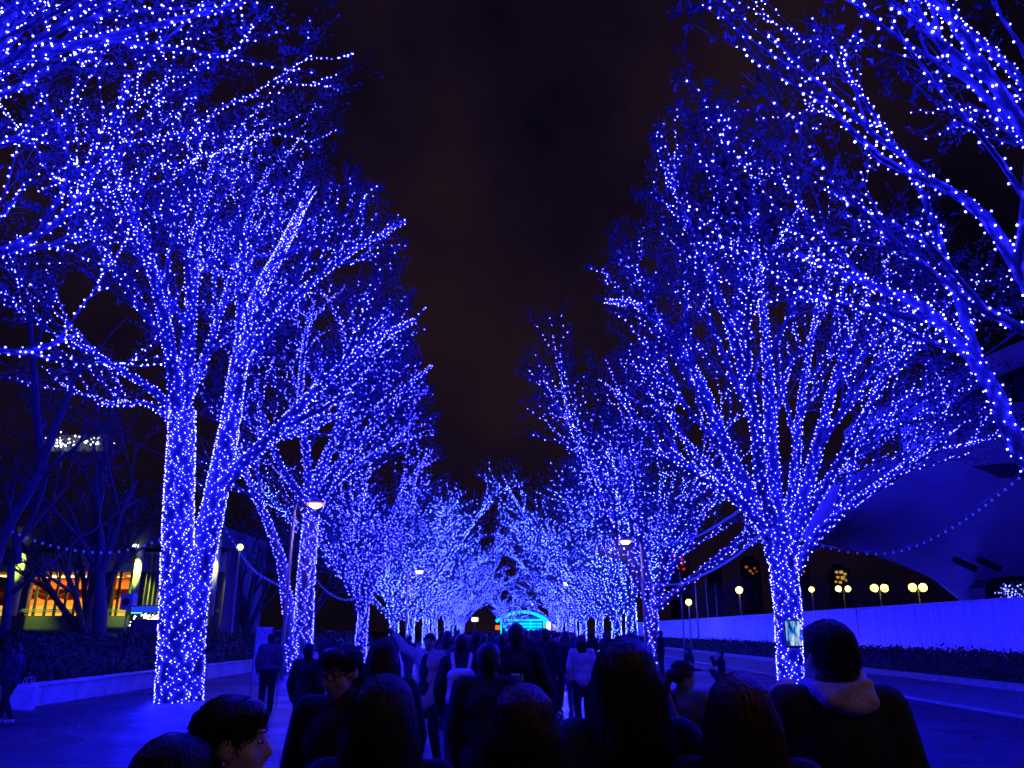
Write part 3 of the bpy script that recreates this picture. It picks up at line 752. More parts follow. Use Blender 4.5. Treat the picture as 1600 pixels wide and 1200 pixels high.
        if hair in ('short', 'tied'):
            vs = [v for v in hme.vertices]
            for k in range(2200):
                v = vs[int(rng.integers(len(vs)))]; p = np.array(v.co); nn = np.array(v.normal)
                dd = norm(nn*0.30+np.array([0.0, -0.35, -0.95])+rng.normal(0, 0.16, 3)); l_ = rng.uniform(0.010, 0.020)
                tb.append(tube_np(np.array([p-nn*0.003, p+dd*l_*0.6+nn*0.004, p+dd*l_]), np.array([0.0018, 0.0014, 0.0005]), 3))
        if tb: extra_sub.append(('hair_strands', mesh_np('hair_strands', *join_np(tb)), M[hairm]))
    # --- extras
    if 'hood' in extras:
        hdp = [C((-0.075, -0.085, 1.465), 0.038, (0.075, -0.085, 1.465), 0.040), C((-0.08, -0.07, 1.47), 0.036, (-0.085, 0.04, 1.485), 0.030), C((0.08, -0.07, 1.475), 0.036, (0.088, 0.04, 1.50), 0.032),
               C((-0.065, -0.115, 1.445), 0.036, (0.07, -0.115, 1.44), 0.042), E((0.015, -0.130, 1.425), (0.075, 0.034, 0.035)), C((0.075, -0.09, 1.495), 0.022, (0.10, -0.005, 1.535), 0.022), C((-0.02, -0.125, 1.475), 0.020, (0.085, -0.105, 1.50), 0.022)]
        pieces['hood'] = (fuse('hood', hdp, min(vox, 0.011), 4), CL['hood'])
    for ex in extras:
        if ex.startswith('backpack'):
            c_ = CL['white'] if 'white' in ex else CL['navy']
            pieces['backpack'] = (fuse('backpack', [C((-0.07, -0.22, 1.28), 0.085, (0.07, -0.22, 1.28), 0.085), C((-0.075, -0.23, 1.06), 0.095, (0.075, -0.23, 1.06), 0.095), C((-0.06, -0.31, 1.04), 0.05, (0.06, -0.31, 1.04), 0.05), E((0, -0.22, 1.18), (0.155, 0.09, 0.18))], vox, 3), c_)
            for q in (1, -1):
                pts = [up(p) for p in ((q*0.075, -0.165, 1.33), (q*0.10, -0.10, 1.468), (q*0.10, 0.0, 1.495), (q*0.105, 0.115, 1.40), (q*0.12, 0.155, 1.25), (q*0.15, 0.10, 1.08), (q*0.13, -0.16, 1.04))]
                V, F = tube_np(resample(pts, 0.04), np.full(len(resample(pts, 0.04)), 0.024), 6)
                extra_sub.append(('strap', mesh_np('strap', V, F, True), c_))
    if 'cap' in extras:
        cp_ = rotp([E((0, -0.008, 1.655), (0.096, 0.110, 0.078)), ell(up((0, 0.125, 1.645)), (0.075, 0.075, 0.010))], hm)
        pieces['cap'] = (fuse('cap', cp_, min(vox, 0.01), 2), CL['black'])
    if face:
        for q in (1, -1):
            V, F = rotp([E((q*0.033, 0.0815, 1.598), (0.0120, 0.0085, 0.0050))], hm)[0]; extra_sub.append(('eye', mesh_np('eye', V, F, True), M['eye_white']))
            V, F = rotp([E((q*0.033, 0.0885, 1.597), (0.006, 0.005, 0.006))], hm)[0]; extra_sub.append(('iris', mesh_np('iris', V, F, True), M['eye']))
            V, F = rotp([caps(up((q*0.014, 0.094, 1.622)), 0.004, up((q*0.052, 0.082, 1.624)), 0.003)], hm)[0]; extra_sub.append(('eyebrow', mesh_np('eyebrow', V, F, True), M['hair']))
        V, F = rotp([E((0, 0.0975, 1.522), (0.024, 0.006, 0.0035))], hm)[0]; extra_sub.append(('mouth', mesh_np('mouth', V, F, True), mat('lips', (0.30, 0.12, 0.11), 0.4)))
    if 'glasses' in extras:
        tb = []
        for q in (1, -1):
            an = np.linspace(0, 2*math.pi, 19); pts = np.stack([q*0.034+0.026*np.cos(an), np.full(19, 0.107), 1.597+0.020*np.sin(an)], 1)
            tb.append(tube_np(pts, np.full(19, 0.0026), 6)); tb.append(tube_np(np.array([(q*0.060, 0.107, 1.602), (q*0.082, 0.06, 1.604), (q*0.086, -0.01, 1.600)]), np.full(3, 0.0025), 6))
        tb.append(tube_np(np.array([(-0.009, 0.109, 1.602), (0, 0.114, 1.605), (0.009, 0.109, 1.602)]), np.full(3, 0.0025), 6))
        tb = rotp([(V+up((0, 0, 0)), F) for V, F in tb], hm)
        pieces['glasses'] = (mesh_np('glasses', *join_np(tb), True), M['glass_frame'])
    if 'earring' in extras:
        V, F = rotp([E((0.088, -0.004, 1.545), (0.006, 0.006, 0.012))], hm)[0]; extra_sub.append(('earring', mesh_np('earring', V, F, True), M['metal']))
    if 'shoulder_bag' in extras:
        pieces['shoulder_bag'] = (fuse('shoulder_bag', [C((-0.06, -0.17, 1.05), 0.06, (0.08, -0.17, 1.0), 0.06), C((-0.05, -0.17, 0.95), 0.06, (0.08, -0.17, 0.92), 0.06)], vox, 2), CL['grey'])
        pts = resample([up(p) for p in ((0.10, -0.15, 1.04), (0.02, -0.165, 1.22), (-0.10, -0.10, 1.46), (-0.12, 0.08, 1.44), (-0.05, 0.15, 1.25), (0.12, 0.14, 1.05), (0.17, -0.06, 1.02), (0.12, -0.15, 1.02))], 0.04)
        extra_sub.append(('strap', mesh_np('strap', *tube_np(pts, np.full(len(pts), 0.014), 6), True), CL['beige']))
    X = float(top[0]) if loc is None else loc[0]
    Yp = Y if loc is None else loc[1]
    spec = dict(pieces=pieces, sub=extra_sub)
    def put(label, X, Yp, s, yaw, group):
        root = thing('person', label, 'person', (X, Yp, 0), yaw, group); root.scale = (s,)*3
        obs = {}
        for k, (me_, mm) in pieces.items():
            nm = 'shoe' if k.startswith('shoe') and k != 'shoulder_bag' and k[4:] in ('1', '-1') else k
            obs[k] = link(nm, me_, mm, root)
        for nm, me_, mm in extra_sub:
            par = obs['hair'] if nm == 'hair_strands' else (obs.get('backpack') or obs.get('shoulder_bag') or root if nm == 'strap' else obs['body'])
            o = link(nm, me_, mm, par)
            if nm == 'hair_strands': stuff(o)
        return root
    if build: put(label, X, Yp, s, yaw, group)
    return put

R_ = math.radians
# ---- foreground
person('man in a dark jacket with a pale lilac hood holding up a phone', 1290, 968, 3.1, 0.0, 0.013, 'black', 'denim', 'short', 'hair', bulk=1.06, head=(R_(8), 0, 0),
       aL=((-0.26, 0.10, 1.20), (-0.09, 0.33, 1.42)), extras=('hood',), strands=160, hands=True, seed=1)
person('woman with long straight black hair beside the brown-haired woman', 974, 1000, 2.6, R_(4), 0.013, 'navy', 'black', 'long', 'hair', strands=1100, seed=2)
person('woman with long brown hair next to the man in the lilac hood', 1152, 1056, 2.4, R_(-8), 0.013, 'black', 'black', 'long', 'hair_brown', strands=1100, seed=3)
person('short brown-haired woman with a bob beside the long black hair', 815, 1072, 2.3, R_(6), 0.013, 'grey', 'black', 'bob', 'hair_brown', strands=900, seed=4)
person('broad dark figure with loose dark hair before the man in glasses', 602, 1058, 2.4, R_(-4), 0.013, 'black', 'black', 'long', 'hair', strands=1000, bulk=1.0, seed=5)
person('woman in profile with a small earring and dark hair, turned towards the road', 368, 1086, 2.15, R_(-78), 0.013, 'pale', 'black', 'tied', 'hair', strands=300, face=True, hands=True,
       aL=((-0.22, 0.16, 1.16), (-0.08, 0.36, 1.36)), extras=('earring',), seed=6, coat=0.8)
person('short figure with dark hair close beside the woman in profile', 276, 1152, 2.0, R_(-20), 0.014, 'navy', 'black', 'bob', 'hair', strands=600, seed=7)
person('man in black glasses facing back down the avenue with head bowed', 541, 1003, 3.7, R_(165), 0.013, 'black', 'black', 'short', 'hair', strands=160, face=True, head=(R_(-14), R_(-14), 0), extras=('glasses',), seed=8)
# ---- middle distance
person('woman in a dark peaked cap with a shoulder bag', 1066, 1033, 6.3, R_(-35), 0.017, 'grey', 'black', 'ponytail', 'hair_brown', head=(R_(-45), 0, 0), extras=('cap', 'shoulder_bag'))
person('person in an open pale jacket raising one arm high', 672, 988, 10.8, R_(152), 0.016, 'pale', 'black', 'short', 'hair', shirt='navy', coat=0.72, aR=((0.38, 0.02, 1.50), (0.56, 0.04, 1.70)), hands=True, stride=0.12, head=(R_(25), 0, 0), bulk=1.05, face=True)
person('walker wearing a white backpack with pale straps', 722, 989, 8.8, R_(3), 0.018, 'navy', 'navy', 'short', 'hair', extras=('backpack_white',), stride=0.15, coat=0.7)
person('man in a plain dark jacket close behind the white backpack', 764, 1003, 5.6, R_(-6), 0.017, 'navy', 'black', 'short', 'hair', bulk=1.08)
pj = person('tall man in a dark jacket with a small bright mark on its back', 806, 973, 8.2, R_(2), 0.017, 'black', 'black', 'short', 'hair', bulk=1.12, aL=((-0.30, -0.02, 1.13), (-0.24, 0.08, 0.92)), aR=((0.30, -0.02, 1.13), (0.24, 0.08, 0.92)))
person('woman with dark hair behind the man in glasses', 600, 1000, 5.2, R_(10), 0.018, 'black', 'black', 'long', 'hair', strands=120)
person('slim person in grey standing before the white sign board', 425, 988, 17.5, R_(15), 0.02, 'grey', 'black', 'short', 'hair')
person('person in a long dark coat beside the low-forking tree', 484, 1004, 11.0, R_(-10), 0.02, 'black', 'black', 'short', 'hair', coat=0.5)
person('walker at the forecourt edge carrying a white paper bag', 28, 1005, 16.0, R_(80), 0.018, 'navy', 'black', 'short', 'hair', shoes='shoe_white', stride=0.28, coat=0.8)
person('woman in a pale grey jacket walking towards the arch', 908, 992, 14.5, R_(0), 0.02, 'pale', 'black', 'bob', 'hair', stride=0.15, coat=0.78)
person('dark-clad person standing on the pavement by the hoarding', 1031, 985, 31.0, R_(60), 0.024, 'black', 'black', 'short', 'hair')
person('person crouching on the pavement with raised camera arms', 1119, 997, 27.0, R_(70), 0.02, 'black', 'black', 'short', 'hair', crouch=True, H=1.66, aL=((-0.24, 0.2, 1.25), (-0.08, 0.32, 1.5)), aR=((0.24, 0.2, 1.25), (0.08, 0.32, 1.5)))
person('small person sitting hunched at the foot of the hedge edging', 1071, 997, 33.0, R_(120), 0.022, 'navy', 'navy', 'bob', 'hair', crouch=True, H=1.62)
person('person with short dark hair just beyond the long black hair', 986, 987, 9.0, R_(0), 0.02, 'navy', 'black', 'short', 'hair')
# ---- crowd further on
variants = [
 person('', 0, 0, 1, 0, 0.03, 'black', 'black', 'short', 'hair', stride=0.12, H=1.7, loc=(0, 0), build=False),
 person('', 0, 0, 1, 0, 0.03, 'navy', 'denim', 'long', 'hair', stride=-0.1, H=1.7, loc=(0, 0), build=False),
 person('', 0, 0, 1, 0, 0.03, 'grey', 'black', 'bob', 'hair_brown', coat=0.6, H=1.7, loc=(0, 0), build=False),
 person('', 0, 0, 1, 0, 0.03, 'brown', 'black', 'short', 'hair', extras=('backpack_dark',), stride=0.2, H=1.7, loc=(0, 0), build=False),
 person('', 0, 0, 1, 0, 0.03, 'white', 'denim', 'bob', 'hair', stride=0.15, H=1.7, loc=(0, 0), build=False)]
vl = ['person in a black jacket walking in the crowd towards the arch', 'person with long hair and navy coat walking in the crowd towards the arch', 'person in a long grey coat in the crowd before the arch',
      'person in brown with a dark backpack in the crowd before the arch', 'person in a white jacket walking in the crowd towards the arch']
rr = random.Random(9)
crowd = [(852, 15.5, 0), (868, 17, 0), (882, 19, 1), (862, 22, 2), (744, 13.5, 0), (700, 15, 2), (783, 17, 3), (838, 24, 1), (820, 20, 0), (690, 21, 3), (735, 25, 2), (756, 22, 0), (775, 28, 1), (716, 31, 0), (895, 26, 4), (843, 32, 3),
         (803, 27, 2), (515, 23, 0), (640, 25, 1), (612, 30, 3), (925, 36, 0), (946, 30, 1)]
for k in range(46):
    crowd.append((rr.uniform(-5.2, 6.2)/rr.uniform(1, 1.05), rr.uniform(34, 120), rr.choice((0, 0, 1, 1, 2, 3, 4)), 1))
near = ['just beyond the bright jacket mark', 'second in the file beside the pale grey jacket', 'at the pale grey jacket walker\'s shoulder', 'ahead of the file of black jackets', 'between the white backpack and the plain dark jacket',
        'behind the open pale jacket', 'ahead of the plain dark jacket', 'ahead of the black jacket file', 'a few steps ahead of the tall man', 'beyond the raised arm', 'two rows beyond the white backpack', 'beyond the white backpack, alone',
        'two rows beyond the plain dark jacket', 'three rows beyond the white backpack', 'close to the hedge-side row of trunks', 'far ahead of the black jacket file', 'straight beyond the tall man', 'between the twin trunks and the low-forking tree', 'below the raised arm, near the third trunk', 'close to the third lit trunk', 'beside the hedge-side street lamp', 'a few steps nearer than the hedge-side street lamp']
vd = ['person in a black jacket', 'person with long hair and navy coat', 'person in a long grey coat', 'person in brown with a dark backpack', 'person in a white jacket']
for ci, c in enumerate(crowd):
    if len(c) == 4: X, Y = c[0], c[1]
    else: Y = c[1]; X = W(c[0], 985, Y)[0]
    v = c[2]; variants[v](vl[v] if ci >= len(near) else vd[v]+' '+near[ci], X, Y, rr.uniform(1.55, 1.78)/1.72, R_(rr.uniform(-25, 25)+(180 if rr.random() < 0.15 else 0)), 'people strolling up the avenue')

# things people hold
ph = thing('phone', 'phone with a bright screen held up by the man in the lilac hood', 'phone', tuple(W(1239, 990, 3.52)), 0); ph.scale = (0.95, 1, 0.95)
MB().box(-0.036, 0.036, -0.004, 0.005, -0.062, 0.062, 0.003).build('case', M['black'], ph)
sm = bpy.data.materials.new('phone_screen'); sm.use_nodes = True; nt = sm.node_tree; nt.nodes.clear()
o_ = nt.nodes.new('ShaderNodeOutputMaterial'); e_ = nt.nodes.new('ShaderNodeEmission'); t_ = nt.nodes.new('ShaderNodeTexCoord'); m_ = nt.nodes.new('ShaderNodeMapping'); m_.inputs['Scale'].default_value = (70, 1, 16)
n_ = nt.nodes.new('ShaderNodeTexNoise'); n_.inputs['Scale'].default_value = 1.0; r_ = nt.nodes.new('ShaderNodeValToRGB')
els = r_.color_ramp.elements; els[0].position = 0.36; els[0].color = (0.0, 0.01, 0.06, 1); els[1].position = 0.62; els[1].color = (0.5, 0.9, 1, 1)
x_ = els.new(0.46); x_.color = (0.02, 0.12, 0.8, 1); x_ = els.new(0.53); x_.color = (0.1, 0.6, 0.8, 1); x_ = els.new(0.57); x_.color = (0.7, 0.25, 0.6, 1)
nt.links.new(t_.outputs['Object'], m_.inputs['Vector']); nt.links.new(m_.outputs['Vector'], n_.inputs['Vector']); nt.links.new(n_.outputs['Fac'], r_.inputs['Fac'])
nt.links.new(r_.outputs['Color'], e_.inputs['Color']); e_.inputs['Strength'].default_value = 0.9; nt.links.new(e_.outputs[0], o_.inputs['Surface'])
MB().box(-0.033, 0.033, -0.0065, -0.0045, -0.052, 0.055).build('screen', sm, ph)
bgp = W(42, 1085, 15.9)
pb = thing('paper_bag', 'white paper carrier bag held by the walker at the forecourt edge', 'bag', (bgp[0], 15.9, bgp[2]-0.28))
MB().box(-0.17, 0.17, -0.06, 0.06, 0, 0.44, 0.01).build('sack', CL['white'], pb)
for q in (-0.05, 0.05): MB().tube(resample([(-0.08, q, 0.43), (-0.07, q, 0.56), (0, q, 0.60), (0.07, q, 0.56), (0.08, q, 0.43)], 0.04), 0.006, 6).build('handle', CL['white'], pb)


# ================================================================== LAMPS
def street_lamp(X, Y, h, side, label):
    root = thing('street_lamp', label, 'street lamp', (X, Y, 0), 0, 'street lamps along the avenue')
    MB().tube([(0, 0, -0.05), (0, 0, 0.5), (0, 0, 0.55), (0, 0, h-0.15)], [0.11, 0.10, 0.075, 0.05], 12).build('pole', M['steel'], root, True)
    MB().tube([(0, 0, 0), (0, 0, 0.06)], [0.2, 0.19], 12).build('base_plate', M['steel'], root)
    MB().tube(resample([(0, 0, h-0.3), (side*0.15, 0, h+0.12), (side*0.55, 0, h+0.22), (side*0.8, 0, h+0.2)], 0.08), 0.032, 8).build('arm', M['steel'], root, True)
    hd = MB().tube([(side*0.8, 0, h+0.24), (side*0.8, 0, h+0.18), (side*0.8, 0, h+0.10), (side*0.8, 0, h+0.02)], [0.06, 0.14, 0.27, 0.32], 16).build('lamp_shade', M['steel'], root, True)
    MB().sphere((side*0.8, 0, h-0.03), 0.20, 14, 10, (1.1, 1.1, 0.75)).build('lamp_globe', M['lamp_warm'], root, True)
    MB().tube([(side*0.8, 0, h+0.02), (side*0.8, 0, h-0.03), (side*0.8, 0, h-0.07)], [0.335, 0.36, 0.33], 18, cap=False).build('halo_ring', M['peach_halo'], root, True)  # added glowing ring, imitates the peach halo around the lamp
    return root
street_lamp(W(460, 800, 30)[0], 30.0, W(490, 787, 30)[2], 1, 'lit street lamp beside the low-forking tree')
street_lamp(W(1001, 845, 41)[0], 41.0, W(985, 845, 41)[2], -1, 'lit street lamp before the hedge-side row of slender trunks')
street_lamp(W(638, 890, 57)[0], 57.0, W(648, 892, 57)[2], 1, 'lit street lamp among the further trees of the planter wall row')
street_lamp(W(897, 910, 80)[0], 80.0, W(890, 911, 80)[2], -1, 'lit street lamp among the further trees of the hedge row')
street_lamp(W(838, 948, 165)[0], 165.0, 7.0, -1, 'lit street lamp beside the cyan arch')
street_lamp(6.4, -1.8, 6.4, -1, 'lit street lamp at the kerb behind the man in the lilac hood')

def globe_lamp(pxs, py, Y, r, label, m=M['lamp_yellow'], top=None):
    p = [W(a, py, Y) for a in pxs]; xm = sum(q[0] for q in p)/len(p); z = p[0][2]
    root = thing('globe_lamp', label, 'lamp', (xm, Y, 0), 0, 'globe lamps in the grounds')
    MB().tube([(0, 0, -0.05), (0, 0, 1.0), (0, 0, z-0.2)], [0.09, 0.06, 0.045], 10).build('pole', M['steel'], root, True)
    if len(p) > 1:
        MB().tube([(p[0][0]-xm, 0, z-r), (p[0][0]-xm, 0, z-r-0.1), (0, 0, z-0.28), (p[1][0]-xm, 0, z-r-0.1), (p[1][0]-xm, 0, z-r)], 0.03, 8).build('bracket', M['steel'], root)
    for q in p: MB().sphere((q[0]-xm, 0, z), r, 14, 10).build('globe', m, root, True)
    return root
globe_lamp([1310, 1325], 920, 84, 0.30, 'twin-globe lamp nearest the yellow tower windows behind the hoarding')
globe_lamp([1366, 1382], 919, 80, 0.38, 'middle twin-globe lamp behind the hoarding')
globe_lamp([1426, 1442], 918, 76, 0.38, 'twin-globe lamp closest under the concrete hall behind the hoarding')
globe_lamp([1076], 941, 66, 0.24, 'low yellow globe lamp beyond the far end of the hoarding')
globe_lamp([1155], 922, 64, 0.27, 'single white-yellow globe lamp behind the hoarding')
globe_lamp([1268], 921, 64, 0.20, 'globe lamp half hidden behind the lone vase-shaped tree')
globe_lamp([375], 855, 40, 0.16, 'greenish globe lamp behind the tall hedge', emis('green_lamp', (0.80, 1.0, 0.16), 4.5))

# ================================================================== CABLES AND FESTOONS
def cable(name, label, pts, r, cat, every=None, br=0.035, grp=None):
    P = resample([W(*p) for p in pts], 0.3)
    if every is None:
        o = MB().tube(P, r, 6).build(name, M['cable'], None); tag(o, label, cat, grp); return o
    root = thing(name, label, cat, tuple(P[0]), 0, grp); off = P[0]
    MB().tube(P-off, r, 6).build('cable', M['cable'], root)
    seg = np.linalg.norm(np.diff(P, axis=0), axis=1); cum = np.concatenate([[0], np.cumsum(seg)])
    ss = np.arange(every/2, cum[-1], every)
    Q = np.stack([np.interp(ss, cum, P[:, k]) for k in range(3)], 1)-off-np.array([0, 0, 0.05])
    src = None
    for q in Q:
        if src is None:
            src = MB().sphere((0, 0, 0), br, 8, 6, (1, 1, 1.2)).build('bulb', M['festoon'], root, True); src.location = q
        else:
            o = link('bulb', src.data, None, root); o.location = q
    return root
FG = 'festoon cables between trees'
cable('overhead_cable', 'bare cable running from the planter-side street lamp past the twin trunks', [(-60, 548, 29), (120, 645, 30), (300, 733, 31.5), (462, 800, 30)], 0.03, 'cable')
cable('overhead_cable', 'bare cable rising from the lone vase-shaped tree past the concrete hall', [(1660, 468, 19), (1480, 596, 23), (1300, 720, 27), (1130, 815, 31)], 0.03, 'cable')
cable('festoon', 'sagging bulb festoon in front of the orange-lit hall', [(-40, 798, 25), (0, 820, 24.6), (80, 850, 23.8), (160, 861, 23), (215, 853, 22.4), (262, 836, 21.6)], 0.012, 'festoon', 0.36, 0.035, FG)
cable('festoon', 'bulb festoon from the twin trunks to the low-forking tree', [(335, 795, 21.8), (365, 845, 24), (400, 892, 28), (445, 918, 32.6)], 0.012, 'festoon', 0.4, 0.03, FG)
cable('festoon', 'bulb festoon between the low-forking tree and the next trunk', [(483, 890, 33), (510, 922, 37), (540, 936, 42), (572, 930, 47.5)], 0.012, 'festoon', 0.5, 0.035, FG)
cable('festoon', 'bulb festoon swinging up to the near leaning tree past the concrete hall', [(1240, 832, 21.2), (1300, 855, 19.5), (1370, 862, 18), (1430, 850, 16.5), (1510, 806, 14.2), (1600, 735, 11.5), (1640, 700, 10.3)], 0.010, 'festoon', 0.32, 0.022, FG)
cable('festoon', 'bulb festoon from the lone tree down towards the hedge-side street lamp', [(1192, 830, 21.5), (1150, 866, 26), (1105, 893, 33), (1060, 911, 40), (1012, 912, 45.5)], 0.012, 'festoon', 0.4, 0.035, FG)
cable('festoon', 'upper bulb festoon from the hedge-side street lamp to the lone tree', [(1000, 850, 46), (1045, 848, 41), (1090, 836, 35), (1165, 790, 24)], 0.012, 'festoon', 0.5, 0.035, FG)

# ================================================================== CYAN ARCH AT THE END
cyan = emis('cyan_neon', (0.0, 0.42, 1.0), 3.2)
AY = 172.0
ar = thing('lit_arch', 'glowing cyan arch with horizontal bars at the end of the avenue', 'arch', (W(816, 980, AY)[0], AY, 0))
xc = W(816, 980, AY)[0]
arcp = resample([W(775, 971, AY), W(788, 963, AY), W(803, 957.5, AY), W(816, 956, AY), W(830, 957.5, AY), W(844, 963, AY), W(857, 971, AY)], 0.4)-np.array([xc, AY, 0])
MB().tube(arcp, 0.30, 8).build('arc_beam', cyan, ar)
for pxa in (783, 829, 850): MB().box(W(pxa, 980, AY)[0]-xc-0.12, W(pxa, 980, AY)[0]-xc+0.12, -0.1, 0.1, 0, W(pxa, 970, AY)[2]).build('post', cyan, ar)
for py_, a, b_ in ((969, 778, 854), (974.5, 786, 847), (979, 786, 847), (984, 790, 845)):
    z = W(816, py_, AY)[2]; MB().box(W(a, py_, AY)[0]-xc, W(b_, py_, AY)[0]-xc, -0.32, -0.14, z-0.16, z+0.16).build('light_bar', cyan, ar)
MB().box(W(786, 980, AY)[0]-xc, W(847, 980, AY)[0]-xc, 0.2, 0.3, 0, W(816, 963, AY)[2]).build('back_panel', mat('blue_panel', (0.05, 0.08, 0.4), 0.5), ar)
def lit_sign(pxa, pya, pxb, pyb, Y, m, label):
    a = W(pxa, pya, Y); b_ = W(pxb, pyb, Y)
    root = thing('lit_sign', label, 'sign', ((a[0]+b_[0])/2, Y, 0)); w = abs(b_[0]-a[0])/2
    MB().box(-w, w, 0, 0.2, b_[2], a[2], 0.02).build('light_box', m, root)
    MB().tube([(0, 0.3, -0.05), (0, 0.3, a[2])], 0.06, 8).build('post', M['steel'], root)
lit_sign(737, 965, 747, 971, 160, emis('white_sign', (1, 0.85, 0.7), 2.2), 'small white light box before the arch beside the last trunks')
lit_sign(774, 977, 781, 984, 165, emis('red_sign', (1, 0.12, 0.02), 1.6), 'small red lit box at the foot of the cyan arch')
lit_sign(853, 972, 860, 984, 168, emis('white_sign_warm', (1, 0.8, 0.65), 2.5), 'small white lit panel between the cyan arch and the amber glowing box')
lit_sign(861, 976, 876, 985, 176, emis('amber_tree_glow', (1, 0.55, 0.1), 0.55), 'wide amber glowing box standing in for a lit tree just beyond the cyan arch')  # glowing box put in place of a tree lit yellow

# ================================================================== LEFT HALL
HY = 44.0
hall = thing('hall', 'dark hall with orange lit windows and green lit columns behind the hedge', 'building', (W(120, 960, HY)[0], HY, 0)); hx = W(120, 960, HY)[0]
def hz(py): return W(120, py, HY)[2]
def hX(px, py=910): return W(px, py, HY)[0]-hx
M['plaster'] = mat('hall_plaster', (0.34, 0.31, 0.28), 0.85, 0.15, 1.2)
M['dark_wall'] = mat('hall_dark_wall', (0.07, 0.06, 0.055), 0.8, 0.2, 1.0)
orange = mat('orange_wall', (0.80, 0.30, 0.05), 0.7, 0.15, 1.2)
redm = mat('red_valance', (0.65, 0.03, 0.02), 0.7); yel = emis('glowing_counter', (1.0, 0.50, 0.06), 1.3)  # counter is no lamp: its bright look is put in as emission
MB().box(hX(-60), hX(350), 0.0, 0.5, 0, hz(962)).build('base_wall', M['dark_wall'], hall)
MB().box(hX(-60), hX(350), 0.05, 0.45, hz(893), hz(862)).build('spandrel', M['plaster'], hall)
MB().box(hX(-60), hX(350), -1.0, 7, hz(858), hz(826)).build('roof_slab', M['dark_wall'], hall)
MB().box(hX(-60), hX(350), 6.5, 6.8, 0, hz(860)).build('back_wall', orange, hall)
MB().box(hX(-60), hX(350), 0.5, 6.5, hz(962)-0.1, hz(962)-0.01).build('floor_slab', M['dark_wall'], hall)
MB().box(hX(-60), hX(350), 0.45, 6.5, hz(893)+0.05, hz(893)+0.15).build('ceiling_slab', M['plaster'], hall)
MB().box(hX(140), hX(175), 0.1, 0.5, hz(962), hz(893)).build('wall_panel', M['dark_wall'], hall)
MB().box(hX(203), hX(350), 0.1, 0.5, hz(962), hz(893)).build('wall_panel', M['dark_wall'], hall)
MB().box(hX(350), hX(352), 0.0, 6.8, 0, hz(858)).build('end_wall', M['dark_wall'], hall)
for i, pxf in enumerate(range(228, 256, 7)): MB().box(hX(pxf), hX(pxf+2), -0.12, 0.1, hz(962), hz(866)).build('fin', mat('fin', (0.16, 0.10, 0.07), 0.7) if i == 0 else bpy.data.materials['fin'], hall)
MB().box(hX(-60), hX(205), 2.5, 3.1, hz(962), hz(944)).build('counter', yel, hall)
# scalloped valance
poly = [(hX(-60), hz(917)), (hX(205), hz(917))]
xs = np.linspace(hX(205), hX(-60), 133)
poly += [(x, hz(931)-0.16*abs(math.sin((x)*2.6))) for x in xs]
MB().prism(poly, 2.2, 2.25).build('valance', redm, hall)
poly = [(x, hz(924)-0.22*abs(math.sin(x*1.7))) for x in np.linspace(hX(-60), hX(205), 100)]+[(x, hz(921)-0.22*abs(math.sin(x*1.7))) for x in np.linspace(hX(205), hX(-60), 100)]
MB().prism(poly, 2.14, 2.18).build('swag', mat('pale_swag', (0.8, 0.6, 0.35), 0.7), hall)
M['pane'] = mat('window_glass', (0.8, 0.8, 0.8), 0.05); M['pane'].node_tree.nodes['Principled BSDF'].inputs['Transmission Weight'].default_value = 1.0
M['pane'].node_tree.nodes['Principled BSDF'].inputs['IOR'].default_value = 1.02
bays = [-60, -38, -16, 15, 45, 58, 75, 90, 105, 120, 139, 175, 186, 203]
for a, b_ in zip(bays[:-1], bays[1:]):
    if (a, b_) in ((15, 45), (139, 175)): continue
    w = MB().box(hX(a), hX(b_)-0.06, 0.22, 0.235, hz(960), hz(894)).build('window_pane', M['pane'], hall)
    f = MB()
    f.box(hX(b_)-0.10, hX(b_), 0.16, 0.30, hz(962), hz(893)); f.build('mullion', M['black'], w)
MB().box(hX(15), hX(45), 0.12, 0.5, hz(962), hz(893)).build('wall_panel', M['dark_wall'], hall)
for z_ in (957, 960): MB().tube([(hX(-60), -0.3, hz(z_-4)), (hX(350), -0.3, hz(z_-4))], 0.03, 6).build('railing', M['steel'], hall)
greenl = (0.62, 1.0, 0.06)
for pxc, w, cl in ((37, 14, (0.55, 1.0, 0.05)), (220, 11, (0.55, 1.0, 0.08)), (341, 8, (0.8, 0.85, 0.1))):
    x0, x1 = hX(pxc-w/2), hX(pxc+w/2)
    c = MB().tube([((x0+x1)/2, -0.55, hz(962)), ((x0+x1)/2, -0.55, hz(838 if pxc < 100 else 856))], (x1-x0)/2, 16).build('column', M['plaster'], hall, True)
    fx = MB().box((x0+x1)/2-0.12, (x0+x1)/2+0.12, -1.35, -1.1, hz(845 if pxc < 100 else 858), hz(845 if pxc < 100 else 858)+0.12).build('downlight', emis('downlight', (0.9, 1, 0.6), 6), c)
    ld = bpy.data.lights.new('column_light', 'SPOT'); ld.energy = 3600 if pxc < 300 else 700; ld.color = cl; ld.spot_size = math.radians(60); ld.spot_blend = 0.8; ld.shadow_soft_size = 0.08
    lo = bpy.data.objects.new('column_light', ld); COL.objects.link(lo); lo.location = (hx+(x0+x1)/2, HY-1.22, hz(847 if pxc < 100 else 860)); lo.rotation_euler = (math.radians(16), 0, 0)
    lo.parent = hall; lo.location = ((x0+x1)/2, -1.22, hz(847 if pxc < 100 else 860)-0.1)
